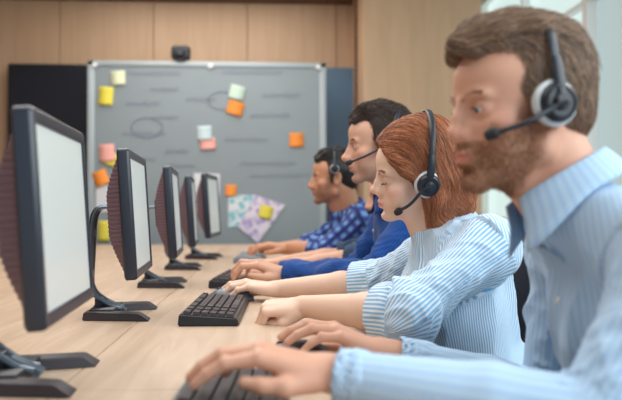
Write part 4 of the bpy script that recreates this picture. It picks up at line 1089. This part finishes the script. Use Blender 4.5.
# ---------- man in plaid
g = dict(label='black-haired man with a goatee in a blue plaid shirt, farthest along the desk', h=.0042, hs=.005,
    head=head_frame(P(337, 179, 3.12), .05, .02, 1.0), skin=hexc(196, 142, 112),
    neck=(.345, 3.23, .985), chest=(.40, 3.25, .86), waist=(.47, 3.26, .68), hip=(.54, 3.26, .56), shL=(.39, 3.08, .94), shR=(.37, 3.42, .94), elL=(.24, 3.11, .805), elR=(.22, 3.48, .81),
    wrL=P(288, 247, 3.30), wrR=(.04, 3.62, .80), hfL=(-1, .15, .1), huL=(.1, -.1, 1), sideL=1, poseL=dict(FLAT), hfR=(-1, .0, .1), huR=(0, 0, 1), sideR=-1, poseR=dict(TYPE),
    sleeveL=.20, sleeveR=.20, cloth=M['plaid'], wd=1.08, seed=5.2, hair_c0=hexc(28, 24, 24), hair_c1=hexc(56, 46, 42), nose=(.117, -.038), beard=.55, beard_col=hexc(92, 66, 54), gaze=.2, eye=.0035,
    sleeve_r=(.066, .060, .050), arm_r=(.050, .044, .028), collar_p=dict(r0=.066, rise=.030, fall=.034, gap=.45))
p5, v5_, b5, s5, _ = build_person(g); hd5 = g['head']
build_hair(p5, hd5, lambda v, f: hair_short(v, f, .002), (hexc(24, 22, 22), hexc(56, 48, 46)), 2500, len_m1, dir_m1, lift_m1, .0009, 25, basecol=hexc(30, 27, 27), h=.0042)
headset(hd5, 'thin headband with pale pads above the ear of the man in plaid', HS, None, big=.020, ring=True, band_z=.130, tilt=.05, cupx=.004, cupz=.036)

# ---------- office chairs
M['mesh_back'] = mat('chair_fabric', hexc(44, 50, 60), .8, var=.15, vscale=300); M['chairplastic'] = mat('chair_plastic', hexc(28, 32, 40), .45)
def chair():
    root = thing('office_chair', '', 'chair')
    MB().box((0, 0, .42), (.44, .43, .07), bev=.03, seg=4).build('seat', M['mesh_back'], root)
    b = MB(); bm = b.bm; n = 12; rows = []
    for i in range(n + 1):
        t = i / n; z = .50 + .36 * t; x = .235 + .06 * t + .03 * (2 * t - 1) ** 2 * .4; wd_ = .21 * (1 - .25 * t ** 3)
        rows.append([bm.verts.new((x - .035 * (1 - (2 * j / 10 - 1) ** 2) * -1 * .6 - .02, wd_ * (2 * j / 10 - 1), z)) for j in range(11)])
    for p, q in zip(rows, rows[1:]):
        for j in range(10): bm.faces.new((p[j], p[j + 1], q[j + 1], q[j]))
    bmesh.ops.solidify(bm, geom=bm.faces[:], thickness=.028); b.build('backrest', M['mesh_back'], root)
    MB().tube(catmull([(.0, 0, .38), (.20, 0, .37), (.285, 0, .45), (.30, 0, .60)], 5), .018, 10, flat=((0, 1, 0), 1.8)).build('back_support', M['chairplastic'], root)
    MB().lathe([(0, .39), (.03, .39), (.03, .2), (.022, .2), (.022, .08), (.04, .08), (.04, .055), (0, .055)]).build('gas_column', M['chairplastic'], root)
    for k in range(5):
        a = 2 * PI * k / 5 + .3; d = Vector((math.cos(a), math.sin(a), 0))
        MB().tube([d * .02 + Vector((0, 0, .085)), d * .16 + Vector((0, 0, .078)), d * .29 + Vector((0, 0, .066))], [.02, .017, .012], 8).build('base_leg', M['chairplastic'], root)
        MB().lathe([(0, -.016), (.022, -.016), (.026, -.01), (.026, .01), (.022, .016), (0, .016)], Matrix.Translation(d * .29 + Vector((0, 0, .0262))) @ Matrix.Rotation(a + PI / 2, 4, 'Z') @ Matrix.Rotation(PI / 2, 4, 'Y'), 18).build('caster', M['chairplastic'], root)
    return root
ch = chair()
for i, (x, y, rz, lab) in enumerate(((.52, 1.62, 0, 'dark office chair under the red-haired woman'), (.66, 1.0, 0, 'dark office chair under the bearded man closest to the camera'),
                                (.50, 2.25, .1, 'dark office chair under the man in navy blue, its back seen between people'), (.66, 2.78, 0, 'dark office chair under the hidden worker with bare forearms'), (.60, 3.26, 0, 'dark office chair under the man in the plaid shirt'))):
    o = ch if i == 0 else copy_tree(ch)
    o.location = (x, y, 0); o.rotation_euler.z = rz; o['label'] = lab; o['category'] = 'chair'; o['group'] = 'office chairs along the desk'
